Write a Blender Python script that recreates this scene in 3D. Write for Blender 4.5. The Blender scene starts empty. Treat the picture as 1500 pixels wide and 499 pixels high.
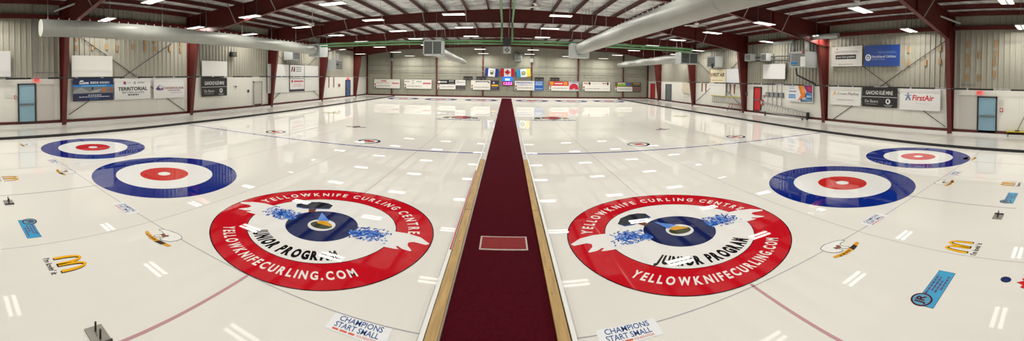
import bpy, math, random
from math import sin, cos, pi, atan2, hypot, sqrt, radians
from mathutils import Matrix, Vector

random.seed(7)
sc = bpy.context.scene
COL = sc.collection

# ------------------------------------------------------------------ materials
def lin(v):
    v /= 255.0
    return v / 12.92 if v <= 0.04045 else ((v + 0.055) / 1.055) ** 2.4

def rgb(c):
    return (lin(c[0]), lin(c[1]), lin(c[2]), 1.0)

MATS = {}
def mat(c, rough=0.5, metal=0.0, noise=0.0, nscale=6.0, emit=0.0, bump=0.0, bscale=40.0, spec=0.5, ior=None, stretch=None):
    key = (tuple(c), rough, metal, noise, nscale, emit, bump, bscale, spec, ior, stretch)
    if key in MATS:
        return MATS[key]
    m = bpy.data.materials.new('surface')
    m.use_nodes = True
    nt = m.node_tree
    b = nt.nodes['Principled BSDF']
    base = rgb(c)
    b.inputs['Base Color'].default_value = base
    b.inputs['Roughness'].default_value = rough
    b.inputs['Metallic'].default_value = metal
    b.inputs['Specular IOR Level'].default_value = spec
    if ior:
        b.inputs['IOR'].default_value = ior
    if emit:
        b.inputs['Emission Color'].default_value = base
        b.inputs['Emission Strength'].default_value = emit
    if noise or bump:
        tc = nt.nodes.new('ShaderNodeTexCoord')
        vec = tc.outputs['Object']
        if stretch:
            mp = nt.nodes.new('ShaderNodeMapping')
            mp.inputs['Scale'].default_value = stretch
            nt.links.new(vec, mp.inputs['Vector'])
            vec = mp.outputs['Vector']
    if noise:
        n = nt.nodes.new('ShaderNodeTexNoise')
        n.inputs['Scale'].default_value = nscale
        n.inputs['Detail'].default_value = 4
        nt.links.new(vec, n.inputs['Vector'])
        r = nt.nodes.new('ShaderNodeValToRGB')
        r.color_ramp.elements[0].position = 0.3
        r.color_ramp.elements[1].position = 0.7
        r.color_ramp.elements[0].color = tuple(max(0, x * (1 - noise)) for x in base[:3]) + (1,)
        r.color_ramp.elements[1].color = tuple(min(1, x * (1 + noise * 0.6)) for x in base[:3]) + (1,)
        nt.links.new(n.outputs['Fac'], r.inputs['Fac'])
        nt.links.new(r.outputs['Color'], b.inputs['Base Color'])
    if bump:
        n2 = nt.nodes.new('ShaderNodeTexNoise')
        n2.inputs['Scale'].default_value = bscale
        n2.inputs['Detail'].default_value = 3
        nt.links.new(vec, n2.inputs['Vector'])
        bp = nt.nodes.new('ShaderNodeBump')
        bp.inputs['Strength'].default_value = bump
        bp.inputs['Distance'].default_value = 0.02
        nt.links.new(n2.outputs['Fac'], bp.inputs['Height'])
        nt.links.new(bp.outputs['Normal'], b.inputs['Normal'])
    MATS[key] = m
    return m

ICES = {}
def ice(c, noise=0.0, nscale=0.35):   # anything printed under the sheet of ice shares its gloss: diffuse paint below, a wet mirror above
    key = (tuple(c), noise)
    if key in ICES: return ICES[key]
    m = bpy.data.materials.new('ice'); m.use_nodes = True
    nt = m.node_tree; nt.nodes.clear()
    out = nt.nodes.new('ShaderNodeOutputMaterial'); mx = nt.nodes.new('ShaderNodeAddShader'); gm = nt.nodes.new('ShaderNodeMixRGB')
    df = nt.nodes.new('ShaderNodeBsdfDiffuse'); gl = nt.nodes.new('ShaderNodeBsdfGlossy'); fr = nt.nodes.new('ShaderNodeFresnel')
    dm = nt.nodes.new('ShaderNodeMixRGB'); dm.blend_type = 'MULTIPLY'; dm.inputs[1].default_value = rgb(c); dm.inputs[2].default_value = (0.35, 0.35, 0.35, 1)
    nt.links.new(dm.outputs[0], df.inputs['Color'])
    gl.inputs['Roughness'].default_value = 0.012; gl.inputs['Color'].default_value = (0.98, 0.99, 1.0, 1)
    fr.inputs['IOR'].default_value = 1.31
    mn = nt.nodes.new('ShaderNodeMath'); mn.operation = 'MINIMUM'; mn.inputs[1].default_value = 0.46
    nt.links.new(fr.outputs[0], mn.inputs[0]); nt.links.new(mn.outputs[0], gm.inputs[0]); gm.inputs[1].default_value = (0,0,0,1); gm.inputs[2].default_value = (1,1,1,1); nt.links.new(gm.outputs[0], gl.inputs['Color']); pw = nt.nodes.new('ShaderNodeMath'); pw.operation = 'POWER'; pw.inputs[1].default_value = 2.0
    nt.links.new(mn.outputs[0], pw.inputs[0]); sc2 = nt.nodes.new('ShaderNodeMath'); sc2.operation = 'MULTIPLY'; sc2.inputs[1].default_value = 2.2
    nt.links.new(pw.outputs[0], sc2.inputs[0]); nt.links.new(sc2.outputs[0], dm.inputs[0])
    nt.links.new(df.outputs[0], mx.inputs[0]); nt.links.new(gl.outputs[0], mx.inputs[1]); nt.links.new(mx.outputs[0], out.inputs[0])
    if noise:
        tc = nt.nodes.new('ShaderNodeTexCoord'); n = nt.nodes.new('ShaderNodeTexNoise'); r = nt.nodes.new('ShaderNodeValToRGB')
        n.inputs['Scale'].default_value = nscale; n.inputs['Detail'].default_value = 5
        b = rgb(c)
        r.color_ramp.elements[0].position = 0.3; r.color_ramp.elements[1].position = 0.7
        r.color_ramp.elements[0].color = tuple(x*(1-noise) for x in b[:3])+(1,); r.color_ramp.elements[1].color = tuple(min(1, x*(1+noise)) for x in b[:3])+(1,)
        nt.links.new(tc.outputs['Object'], n.inputs['Vector']); nt.links.new(n.outputs['Fac'], r.inputs['Fac']); nt.links.new(r.outputs['Color'], dm.inputs[1])
    ICES[key] = m
    return m

RED = mat((94, 28, 22), 0.45, noise=0.12, nscale=1.5)
REDDK = mat((88, 28, 24), 0.5, noise=0.15, nscale=1.5)
WALLUP = mat((164, 160, 145), 0.5, noise=0.05, nscale=0.6)
WALLLO = mat((242, 239, 229), 0.55, noise=0.03, nscale=0.5)
GREY = mat((128, 130, 128), 0.4, noise=0.08)
STEEL = mat((178, 182, 180), 0.42, 0.35, noise=0.05, nscale=2)
DKGREY = mat((62, 62, 62), 0.5)
BLACK = mat((24, 24, 25), 0.5)
WHITE = mat((238, 236, 230), 0.45)
GREEN = mat((98, 150, 98), 0.4, noise=0.1, nscale=3)
TUBE = mat((255, 252, 245), 0.5, emit=86.0)
TUBE.cycles.emission_sampling = 'FRONT'
ICE = None

# ------------------------------------------------------------------ mesh building
class MB:
    def __init__(s):
        s.v = []; s.f = []; s.st = []
    def add(s, vs, fs):
        s.st.append((len(s.v), len(s.f))); b = len(s.v); s.v += [tuple(v) for v in vs]; s.f += [tuple(b + i for i in f) for f in fs]; return s
    def box(s, x0, x1, y0, y1, z0, z1):
        if x0 > x1: x0, x1 = x1, x0
        if y0 > y1: y0, y1 = y1, y0
        if z0 > z1: z0, z1 = z1, z0
        return s.add([(x0,y0,z0),(x1,y0,z0),(x1,y1,z0),(x0,y1,z0),(x0,y0,z1),(x1,y0,z1),(x1,y1,z1),(x0,y1,z1)],
                     [(0,3,2,1),(4,5,6,7),(0,1,5,4),(1,2,6,5),(2,3,7,6),(3,0,4,7)])
    def frame(s, p, q):
        d = Vector(q) - Vector(p)
        d.normalize()
        up = Vector((0,0,1)) if abs(d.z) < 0.95 else Vector((1,0,0))
        a = d.cross(up).normalized(); b = a.cross(d).normalized()
        return a, b
    def tube(s, p, q, r, n=10, r2=None, cap=True):
        a, b = s.frame(p, q); r2 = r if r2 is None else r2
        vs = []
        for c, rr in ((Vector(p), r), (Vector(q), r2)):
            for i in range(n):
                t = 2*pi*i/n
                vs.append(c + a*rr*cos(t) + b*rr*sin(t))
        fs = [(i, (i+1) % n, n+(i+1) % n, n+i) for i in range(n)]
        if cap: fs += [tuple(range(n))[::-1], tuple(range(n, 2*n))]
        return s.add(vs, fs)
    def path(s, pts, r, n=10):
        for p, q in zip(pts, pts[1:]): s.tube(p, q, r, n)
        return s
    def bar(s, p, q, w, h):
        a, b = s.frame(p, q)
        vs = []
        for c in (Vector(p), Vector(q)):
            for i, j in ((-1,-1),(1,-1),(1,1),(-1,1)):
                vs.append(c + a*(w/2*i) + b*(h/2*j))
        return s.add(vs, [(0,1,5,4),(1,2,6,5),(2,3,7,6),(3,0,4,7),(3,2,1,0),(4,5,6,7)])
    def prism(s, poly, axis, lo, hi):          # polygon in the plane across the axis, extruded along it
        n = len(poly)
        def P(u, v, w):
            return {'x': (w,u,v), 'y': (u,w,v), 'z': (u,v,w)}[axis]
        vs = [P(u,v,lo) for u,v in poly] + [P(u,v,hi) for u,v in poly]
        return s.add(vs, [tuple(range(n))[::-1], tuple(range(n,2*n))] + [(i,(i+1)%n,n+(i+1)%n,n+i) for i in range(n)])
    def poly(s, pts, z=0.0):                   # flat, facing up
        return s.add([(x,y,z) for x,y in pts], [tuple(range(len(pts)))])
    def ring(s, r0, r1, z=0.0, n=96, cx=0, cy=0, a0=0, a1=2*pi, sx=1, sy=1):
        full = abs(a1-a0-2*pi) < 1e-6
        m = n if full else n+1
        if r0 <= 0:
            return s.poly([(cx+sx*r1*cos(a0+(a1-a0)*i/n), cy+sy*r1*sin(a0+(a1-a0)*i/n)) for i in range(n if full else n+1)], z)
        vs = []
        for r in (r0, r1):
            vs += [(cx+sx*r*cos(a0+(a1-a0)*i/n), cy+sy*r*sin(a0+(a1-a0)*i/n), z) for i in range(m)]
        fs = []
        for i in range(n):
            j = (i+1) % m
            fs.append((i, j, m+j, m+i)[::-1])
        return s.add(vs, fs)
    def xf(s, M):
        s.v = [tuple(M @ Vector(v)) for v in s.v]; return s
    def build_each(s, name, m, parent=None, **k):      # one object for every piece added
        out = []; st = s.st + [(len(s.v), len(s.f))]
        for (v0, f0), (v1, f1) in zip(st, st[1:]):
            q = MB(); q.v = s.v[v0:v1]; q.f = [tuple(i-v0 for i in f) for f in s.f[f0:f1]]
            out.append(q.build(name, m, parent, **k))
        return out
    def build(s, name, m, parent=None, loc=(0,0,0), rotz=0.0, smooth=False):
        me = bpy.data.meshes.new(name)
        me.from_pydata(s.v, [], s.f)
        me.materials.append(m)
        if smooth:
            for p in me.polygons: p.use_smooth = len(p.vertices) == 4
        me.update()
        o = bpy.data.objects.new(name, me)
        COL.objects.link(o)
        o.location = loc; o.rotation_euler = (0,0,rotz)
        if parent is not None: o.parent = parent
        return o

STAND = Matrix(((1,0,0,0),(0,0,-1,0),(0,1,0,0),(0,0,0,1)))   # flat drawing -> upright, facing -Y

def text_mesh(s, bold=0.0, space=1.0):
    cu = bpy.data.curves.new('t', 'FONT')
    cu.body = s; cu.offset = bold; cu.space_character = space; cu.resolution_u = 3
    o = bpy.data.objects.new('t', cu); COL.objects.link(o)
    bpy.context.view_layer.update()
    me = bpy.data.meshes.new_from_object(o.evaluated_get(bpy.context.evaluated_depsgraph_get()))
    v = [tuple(x.co) for x in me.vertices]; f = [tuple(p.vertices) for p in me.polygons]
    bpy.data.objects.remove(o); bpy.data.curves.remove(cu); bpy.data.meshes.remove(me)
    return v, f

def text_in(mb, s, x0, x1, y0, y1, z=0.0, bold=0.012, shear=0.0, space=1.0):
    v, f = text_mesh(s, bold, space)
    if not v: return mb
    ax = min(p[0] for p in v); bx = max(p[0] for p in v); ay = min(p[1] for p in v); by = max(p[1] for p in v)
    kx = (x1-x0)/(bx-ax); ky = (y1-y0)/(by-ay)
    mb.add([(x0+(p[0]-ax)*kx + shear*((p[1]-ay)*ky), y0+(p[1]-ay)*ky, z) for p in v], f)
    return mb

def text_arc(mb, s, r, h, a0, a1, z=0.0, bold=0.02, outward=True, gap=0.16):
    """letters set along an arc from angle a0 to a1, proportionally spaced"""
    gl = []; x = 0.0
    for ch in s:
        if ch == ' ': x += 0.42; continue
        v, f = text_mesh(ch, bold)
        ax = min(p[0] for p in v); bx = max(p[0] for p in v)
        gl.append((v, f, ax, x)); x += (bx-ax)+gap
    k = abs(a1-a0)*r/(x-gap); ky = h/0.73; sg = 1 if a1 > a0 else -1
    for v, f, ax, x0 in gl:
        pts = []
        xm = (x0 + max(p[0] for p in v)-ax + x0)/2
        am = a0 + sg*xm*k/r
        for p in v:
            lx = (p[0]-ax+x0-xm)*k; ly = p[1]*ky
            rr = r+ly if outward else r-ly
            aa = am + sg*lx/r
            pts.append((rr*cos(aa), rr*sin(aa), z))
        mb.add(pts, f)
    return mb

def tag(o, label, cat, group=None):
    o['label'] = label; o['category'] = cat
    if group: o['group'] = group
    return o

def thing(name, label, cat, loc=(0,0,0), rotz=0.0, group=None):
    o = bpy.data.objects.new(name, None); COL.objects.link(o)
    o.empty_display_size = 0.1
    o.location = loc; o.rotation_euler = (0,0,rotz)
    return tag(o, label, cat, group)

def struct(mb, name, m, **k):
    o = mb.build(name, m, **k); o['kind'] = 'structure'; return o

def copy_tree(o, parent=None):
    c = o.copy(); COL.objects.link(c)
    if parent is not None: c.parent = parent
    for ch in list(o.children): copy_tree(ch, c)
    return c

# ------------------------------------------------------------------ building dimensions (metres; camera above the origin looking +Y)
WL, WR, D, REAR = -17.97, 18.35, 43.6, -6.0
CX0 = 0.19
RAIL = 2.42
def roof_z(x): return 7.12 - abs(x-CX0)*0.034       # underside of the deck
FRAMES = [-2.3, 6.12, 14.6, 23.0, 31.3, 39.6]

# ---- floor: the ice, the two walkways outside it
ICE_L, ICE_R = -14.3, 14.25
m_ice = ice((232, 228, 219), noise=0.025)
struct(MB().add([(-14.35,REAR,0),(14.4,REAR,0),(14.4,D,0),(-14.35,D,0)], [(0,1,2,3)]), 'floor', m_ice)
m_walk = mat((228, 224, 214), rough=0.16, noise=0.1, nscale=0.8)
struct(MB().add([(WL,REAR,0),(-14.35,REAR,0),(-14.35,D,0),(WL,D,0)], [(0,1,2,3)]), 'floor_left_walkway', m_walk)
struct(MB().add([(14.4,REAR,0),(WR,REAR,0),(WR,D,0),(14.4,D,0)], [(0,1,2,3)]), 'floor_right_walkway', m_walk)

# ---- walls
def ribbed(axis, a0, a1, z0, z1, pitch, depth, base, sgn, rib=0.35):
    mb = MB(); pts = []
    n = int(round((a1-a0)/pitch))
    p = (a1-a0)/n
    for i in range(n):
        s = a0+i*p
        pts += [(s, 0), (s+p*(1-rib), 0), (s+p*(1-rib)+p*rib*0.25, depth), (s+p-p*rib*0.25, depth)]
    pts.append((a1, 0))
    vs = []
    for a, d in pts:
        for z in (z0, z1):
            vs.append((base+sgn*d, a, z) if axis == 'x' else (a, base+sgn*d, z))
    fs = [(2*i, 2*i+2, 2*i+3, 2*i+1) for i in range(len(pts)-1)]
    return mb.add(vs, fs)
w = ribbed('x', REAR, D, RAIL, 6.62, 0.30, 0.045, WL, 1)
struct(w, 'wall_left', WALLUP)
w = ribbed('x', REAR, D, 0, RAIL, 1.22, 0.008, WL+0.012, 1, rib=0.015)
struct(w, 'wall_left_lower', WALLLO)
w = ribbed('x', REAR, D, RAIL, 6.62, 0.30, 0.045, WR, -1)
struct(w, 'wall_right', WALLUP)
w = ribbed('x', REAR, D, 0, RAIL, 1.22, 0.008, WR-0.012, -1, rib=0.015)
struct(w, 'wall_right_lower', WALLLO)
w = ribbed('y', WL, WR, 0, 7.2, 0.95, 0.02, D, -1, rib=0.05)
struct(w, 'wall_far', mat((164, 162, 144), 0.55, noise=0.04, nscale=0.4))
struct(MB().add([(WL,REAR,0),(WR,REAR,0),(WR,REAR,7.2),(WL,REAR,7.2)], [(0,1,2,3)]), 'wall_rear', WALLLO)

# ---- baseboards (dark red sill on a white kerb)
struct(MB().box(WL, WL+0.08, REAR, D, 0.10, 0.24), 'baseboard_left', REDDK)
struct(MB().box(WR-0.08, WR, REAR, D, 0.10, 0.24), 'baseboard_right', REDDK)
struct(MB().box(WL, WR, D-0.08, D, 0.08, 0.26), 'baseboard_far', REDDK)
struct(MB().box(WL, WL+0.30, REAR, D, 0, 0.10), 'trim_1', WHITE)
struct(MB().box(WR-0.30, WR, REAR, D, 0, 0.10), 'trim_2', WHITE)
struct(MB().box(WL, WR, D-0.35, D, 0, 0.08), 'trim_3', WHITE)

# ---- roof deck with insulation, purlins
m_deck = mat((236, 238, 236), 0.5, 0.1, noise=0.5, nscale=1.3, bump=1.0, bscale=2.4, stretch=(1.0, 1.8, 1.0))
def deck():
    mb = MB(); xs = [WL + (WR-WL)*i/52 for i in range(53)]
    vs = []
    for i, x in enumerate(xs):
        sag = 0.0 if i % 2 == 0 else -0.05
        for y in (REAR, D): vs.append((x, y, roof_z(x)+0.02+sag))
    mb.add(vs, [(2*i, 2*i+1, 2*i+3, 2*i+2) for i in range(52)])
    return mb
struct(deck(), 'ceiling', m_deck)
NP = 26
for i in range(NP+1):
    x = WL+0.12 + (WR-WL-0.24)*i/NP
    z = roof_z(x)
    mb = MB().box(x-0.012, x+0.012, REAR, D, z-0.23, z)
    mb.box(x-0.012, x+0.085, REAR, D, z-0.23, z-0.212)
    struct(mb, 'roof_purlin', RED)

# ---- rigid steel frames: tapered wall posts and haunched rafters (structure)
def profile():
    half = [(17.1, 4.95), (13.2, 5.52), (9.3, 6.03), (0.0, 6.02)]
    return half
def frame_at(y):
    for sgn, wall in ((-1, WL), (1, WR)):
        mb = MB()
        inner0, inner1 = wall - sgn*0.30, wall - sgn*0.98
        ztop = roof_z(wall)-0.22
        zk = 4.95
        mb.prism([(wall-sgn*0.02, 0), (inner0, 0), (inner1, zk), (inner1, ztop), (wall-sgn*0.02, ztop)], 'y', y-0.006, y+0.006)
        mb.bar((inner0, y, 0), (inner1, y, zk), 0.25, 0.02)
        mb.bar((wall-sgn*0.02, y, 0), (wall-sgn*0.02, y, ztop), 0.25, 0.02)
        mb.bar((inner1, y, zk), (wall-sgn*0.03, y, zk), 0.24, 0.02)
        mb.bar((inner1, y, zk), (inner1, y, ztop), 0.24, 0.02)
        mb.box(inner0-0.02, wall, y-0.16, y+0.16, 0, 0.02)
        struct(mb, 'steel_post', RED)
        # rafter half
        bot = [(inner1, zk), (sgn*13.2+CX0, 5.50), (sgn*9.3+CX0, 6.03), (CX0, 6.02)]
        top = [(CX0, roof_z(CX0)-0.235), (inner1, roof_z(inner1)-0.235)]
        mb = MB().prism(bot+top, 'y', y-0.006, y+0.006)
        for p, q in zip(bot, bot[1:]): mb.bar((p[0],y,p[1]), (q[0],y,q[1]), 0.22, 0.02)
        mb.bar((top[0][0],y,top[0][1]), (top[1][0],y,top[1][1]), 0.22, 0.02)
        for p in bot[1:3]:                               # web stiffeners
            mb.box(p[0]-0.008, p[0]+0.008, y-0.1, y+0.1, p[1], roof_z(p[0])-0.24)
        struct(mb, 'roof_rafter', RED)
    mb = MB()
    for i in range(1, NP, 2):                             # flange braces up to the purlins
        x = WL+0.12 + (WR-WL-0.24)*i/NP
        ax = abs(x-CX0)
        zb = 6.03 if ax < 9.3 else (6.03-(ax-9.3)*0.137)
        if ax > 16.5: continue
        for d in (-1, 1): mb.bar((x, y+d*0.08, zb+0.03), (x, y+d*0.75, roof_z(x)-0.2), 0.04, 0.04)
    for o in mb.build_each('roof_brace', mat((150, 140, 132), 0.5)): o['kind'] = 'structure'
for y in FRAMES: frame_at(y)

# far-wall posts
for x in (-17.75, -14.4, -8.53, -2.81, 3.12, 8.9, 14.8, 18.2):
    mb = MB().box(x-0.09, x+0.09, D-0.16, D-0.14, 0, roof_z(x)-0.2).box(x-0.01, x+0.01, D-0.14, D, 0, roof_z(x)-0.2)
    struct(mb, 'steel_post', RED)
mb = MB().prism([(WL, roof_z(WL)-0.75), (CX0, roof_z(CX0)-0.8), (WR, roof_z(WR)-0.75), (WR, roof_z(WR)), (CX0, roof_z(CX0)), (WL, roof_z(WL))], 'y', D-0.35, D-0.3)
struct(mb, 'roof_rafter', REDDK)
# wall girts (long red horizontal rails of the steel frame, high on both side walls)
for x, s in ((WL, 1), (WR, -1)):
    for z, h in ((5.62, 0.20), (6.38, 0.22)):
        struct(MB().box(x, x+s*0.2, REAR, D, z-h/2, z+h/2), 'wall_girt', RED)

# crossed tension rods in the first, and third bays
def rod(x, p, q, label):
    o = MB().tube((x, p[0], p[1]), (x, q[0], q[1]), 0.022, 6).build('brace_rod', DKGREY)
    tag(o, label, 'rod')
rod(WL+0.08, (7.04, 4.72), (14.2, 0.30), 'long dark brace rod on the left wall, high end nearest, behind the beverage sign')
rod(WL+0.135, (13.31, 4.60), (6.44, 0.49), 'long dark brace rod on the left wall, low end nearest, behind the navy sign')
rod(WR-0.08, (6.42, 5.04), (14.11, 0.15), 'long dark brace rod on the right wall, high end nearest, behind the black sign')
rod(WR-0.135, (13.6, 4.75), (6.43, 0.33), 'long dark brace rod on the right wall, low end nearest, behind the airline sign')
rod(WL+0.08, (23.4, 0.5), (30.9, 4.6), 'thin brace rod behind the far white panels, left wall, low end nearest')
rod(WL+0.135, (23.4, 4.6), (30.9, 0.5), 'thin brace rod behind the far white panels, left wall, high end nearest')
rod(WR-0.08, (23.4, 4.6), (30.9, 0.5), 'thin brace rod behind the cream sign, right wall, high end nearest')
rod(WR-0.135, (23.4, 0.5), (30.9, 4.6), 'thin brace rod behind the cream sign, right wall, low end nearest')

# ------------------------------------------------------------------ ice markings
def strip(name, x0, x1, y0, y1, c, z=0.0015):
    return struct(MB().poly([(x0,y0),(x1,y0),(x1,y1),(x0,y1)], z), name, ice(c))
TEE, FTEE = 5.15, 39.3
SHEETS = [(-11.505, 5.042), (-7.376, 5.187), (-2.885, 5.104), (2.792, 5.175), (7.291, 5.237), (11.535, 5.051)]
for a, b in ((-14.2, -0.68), (0.62, 14.1)):
    strip('hog_line', a, b, 11.53, 11.63, (40, 55, 150))
    strip('hog_line', a, b, 33.0, 33.08, (70, 85, 160))
    strip('back_line', a, b, 3.27, 3.285, (176, 174, 176))
    strip('back_line', a, b, 41.0, 41.03, (150, 148, 150))
for i, (x, y) in enumerate(SHEETS):
    cin = (196, 150, 156) if i in (2, 3) else (188, 184, 184)
    strip('centre_line', x-0.02, x+0.02, 1.0, y-1.84, cin)
    strip('centre_line', x-0.012, x+0.012, y+1.84, 37.4, (212, 190, 186))
for x in (-9.5, -5.05, 5.05, 9.5):
    strip('sheet_divider_line', x-0.008, x+0.008, -3, 12.0, (196, 194, 194), z=0.001)

SHEETN = ['outermost left sheet', 'middle left sheet', 'sheet just left of the carpet', 'sheet just right of the carpet', 'middle right sheet', 'outermost right sheet']

def blue_house(x, y, label, far=False):
    t = thing('curling_house', label, 'curling target', (x, y, 0), 0, 'targets painted in the ice')
    n = 96 if not far else 64
    MB().ring(1.22, 1.829, 0.002, n).build('outer_ring', ice((0, 34, 122)), t)
    MB().ring(0.61, 1.22, 0.002, n).build('white_ring', ice((236, 234, 230)), t)
    MB().ring(0.16, 0.61, 0.002, n).build('inner_ring', ice((200, 36, 36)), t)
    MB().ring(0, 0.16, 0.002, 40).build('button', ice((236, 234, 230)), t)
for i in (0, 1, 4, 5):
    blue_house(SHEETS[i][0], SHEETS[i][1], 'blue, white and red ringed target in the near end of the ' + SHEETN[i])
for i, x in enumerate((-11.6, -7.2, -2.7, 2.9, 7.3, 11.7)):
    blue_house(x, FTEE, 'blue ringed target by the far wall on the ' + SHEETN[i], far=True)

BEAR = [(0.0,0.16),(0.10,0.20),(0.24,0.22),(0.40,0.19),(0.52,0.17),(0.62,0.13),(0.72,0.06),(0.70,0.02),(0.60,0.03),(0.52,0.02),(0.46,-0.02),
        (0.46,-0.10),(0.52,-0.18),(0.50,-0.22),(0.42,-0.20),(0.36,-0.14),(0.33,-0.06),(0.30,-0.06),(0.28,-0.14),(0.30,-0.19),(0.22,-0.20),(0.12,-0.16),(0.04,-0.10),(-0.02,0.02)]
BIGBEAR = [(0.92,0.20),(1.19,0.26),(1.41,0.25),(1.63,0.17),(1.80,0.0),(1.76,-0.05),(1.56,0.0),(1.49,-0.04),(1.50,-0.13),(1.60,-0.27),(1.58,-0.29),(1.46,-0.26),(1.37,-0.19),(1.35,-0.22),(1.41,-0.28),(1.36,-0.29),(1.20,-0.28),(1.05,-0.20),(0.92,0.0)]
def junior_house(x, y, label):
    t = thing('curling_house', label, 'curling target', (x, y, 0), 0, 'targets painted in the ice')
    MB().ring(1.81, 1.829, 0.002).build('outline', ice((60, 20, 24)), t)
    MB().ring(1.235, 1.81, 0.002).build('outer_ring', ice((196, 22, 36)), t)
    MB().ring(1.22, 1.235, 0.002).build('outline', ice((60, 20, 24)), t)
    MB().ring(0.60, 1.22, 0.002).build('white_ring', ice((236, 233, 228)), t)
    nv = MB().ring(0.23, 0.60, 0.002).build('inner_ring', ice((22, 34, 84)), t)
    MB().ring(0, 0.23, 0.002, 48).build('button', ice((226, 224, 222)), t)
    # curling stone drawn on the button
    rk = MB()
    rk.ring(0, 0.19, 0.003, 40, 0, -0.01, 0, 2*pi, 1, 0.72)
    rk = rk.build('stone_drawing', ice((62, 66, 48)), t)
    MB().poly([(-0.13,0.06),(-0.08,0.02),(0.16,0.01),(0.17,0.06),(0.09,0.09),(0.04,0.17),(-0.10,0.14)], 0.004).build('stone_handle', ice((222, 160, 40)), rk)
    MB().poly([(-0.15,0.12),(0.04,0.20),(-0.26,0.47)], 0.0045).build('light_beam', ice((96, 140, 214)), t)
    tl = text_arc(MB(), 'YELLOWKNIFE CURLING CENTRE', 1.43, 0.18, radians(168), radians(10), 0.003, 0.03, gap=0.34)
    tl.build('upper_ring_lettering', ice((240, 232, 226)), t)
    tl = text_arc(MB(), 'YELLOWKNIFECURLING.COM', 1.60, 0.185, radians(219), radians(316), 0.003, 0.035, outward=False, gap=0.24)
    tl.build('lower_ring_lettering', ice((240, 232, 226)), t)
    MB_ = MB(); text_arc(MB_, 'JUNIOR PROGRAM', 1.13, 0.23, radians(225), radians(312), 0.003, 0.065, outward=False, gap=0.14)
    MB_.build('programme_lettering', ice((26, 26, 30)), t)
    # broom: head and short handle
    h = MB().poly([(-0.88,0.58),(-0.80,0.45),(-0.64,0.46),(-0.22,0.68),(-0.25,0.88),(-0.38,0.94),(-0.56,0.92),(-0.76,0.80)], 0.003).build('broom_head', ice((30, 36, 48)), t)
    MB().poly([(-0.88,0.58),(-0.80,0.45),(-0.64,0.46),(-0.22,0.68),(-0.225,0.72),(-0.64,0.50),(-0.79,0.49)], 0.0035).build('broom_pad', ice((60, 90, 150)), h)
    MB().poly([(-0.56,0.50),(-0.47,0.36),(-0.38,0.41),(-0.43,0.57)], 0.003).build('broom_handle', ice((110, 66, 40)), t)
    # white bears left and right, with their spray of blue chips
    for s, ox, oy in ((1, 0.88, 0.02), (-1, -0.88, 0.04)):
        pts = [(s*px, py) for px, py in BIGBEAR]
        if s > 0: pts = pts[::-1]
        MB().poly(pts, 0.0035).build('bear_drawing', ice((238, 234, 230)), t)
        for c in ((36, 92, 190), (96, 150, 222), (28, 66, 150)):
            mb = MB()
            for k in range(95):
                u = max(-.3,min(.3,random.gauss(0, 0.14))); v = max(-.22,min(.22,random.gauss(0, 0.11)))
                cx = ox - s*0.02 + u; cy = oy + 0.01 + v
                if k % 4 == 0: cx = ox - s*0.26 + max(-.09,min(.09,random.gauss(0, 0.06))); cy = oy - 0.06 + max(-.07,min(.07,random.gauss(0, 0.04)))
                a = random.random()*pi; l = random.uniform(0.016, 0.034); ww = 0.012
                ca, sa = cos(a), sin(a)
                mb.poly([(cx+ca*l-sa*ww, cy+sa*l+ca*ww), (cx-ca*l-sa*ww, cy-sa*l+ca*ww), (cx-ca*l+sa*ww, cy-sa*l-ca*ww), (cx+ca*l+sa*ww, cy+sa*l-ca*ww)], 0.004 + 0.00001*k)
            mb.build('ice_chips', ice(c), t)['kind'] = 'stuff'
junior_house(*SHEETS[2], 'red ringed target with bears, broom and lettering, left of the carpet')
junior_house(*SHEETS[3], 'red ringed target with bears, broom and lettering, right of the carpet')

# ------------------------------------------------------------------ logos and cards under the ice
def arches(x, y, where):
    t = thing('ice_logo', 'yellow double arch logo, ' + where, 'logo', (x, y, 0), 0, 'yellow arch logos in the ice')
    def mm(off, w, z):
        mb = MB()
        for cx in (-0.092, 0.092):
            N = 18
            out = [(cx + 0.105*cos(pi - pi*i/N) + off, 0.37*max(0, sin(pi*i/N))**0.75 - off) for i in range(N+1)]
            inn = [(cx + (0.105-w)*cos(pi - pi*i/N) + off, (0.37-w*0.75)*max(0, sin(pi*i/N))**0.75 - off) for i in range(N+1)]
            vs = [(a, b, z) for a, b in out] + [(a, b, z) for a, b in inn]
            mb.add(vs, [(i, N+1+i, N+2+i, i+1) for i in range(N)])
        return mb
    mm(0.018, 0.055, 0.002).build('arch_shadow', ice((52, 44, 30)), t)
    mm(0, 0.055, 0.003).build('arch_mark', ice((242, 178, 32)), t)
    text_in(MB(), "I'm lovin' it", -0.21, 0.21, -0.15, -0.055, 0.002, 0.02).build('lettering', ice((36, 34, 34)), t)
arches(-4.43, 1.42, 'near end left of the carpet')
arches(5.31, 1.43, 'near end right of the carpet beside the narrow blue card')
arches(-8.62, 1.40, 'at the left edge of the photo by the grey hack')
arches(9.13, 1.30, 'at the right edge of the photo beyond the small blue card')

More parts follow.
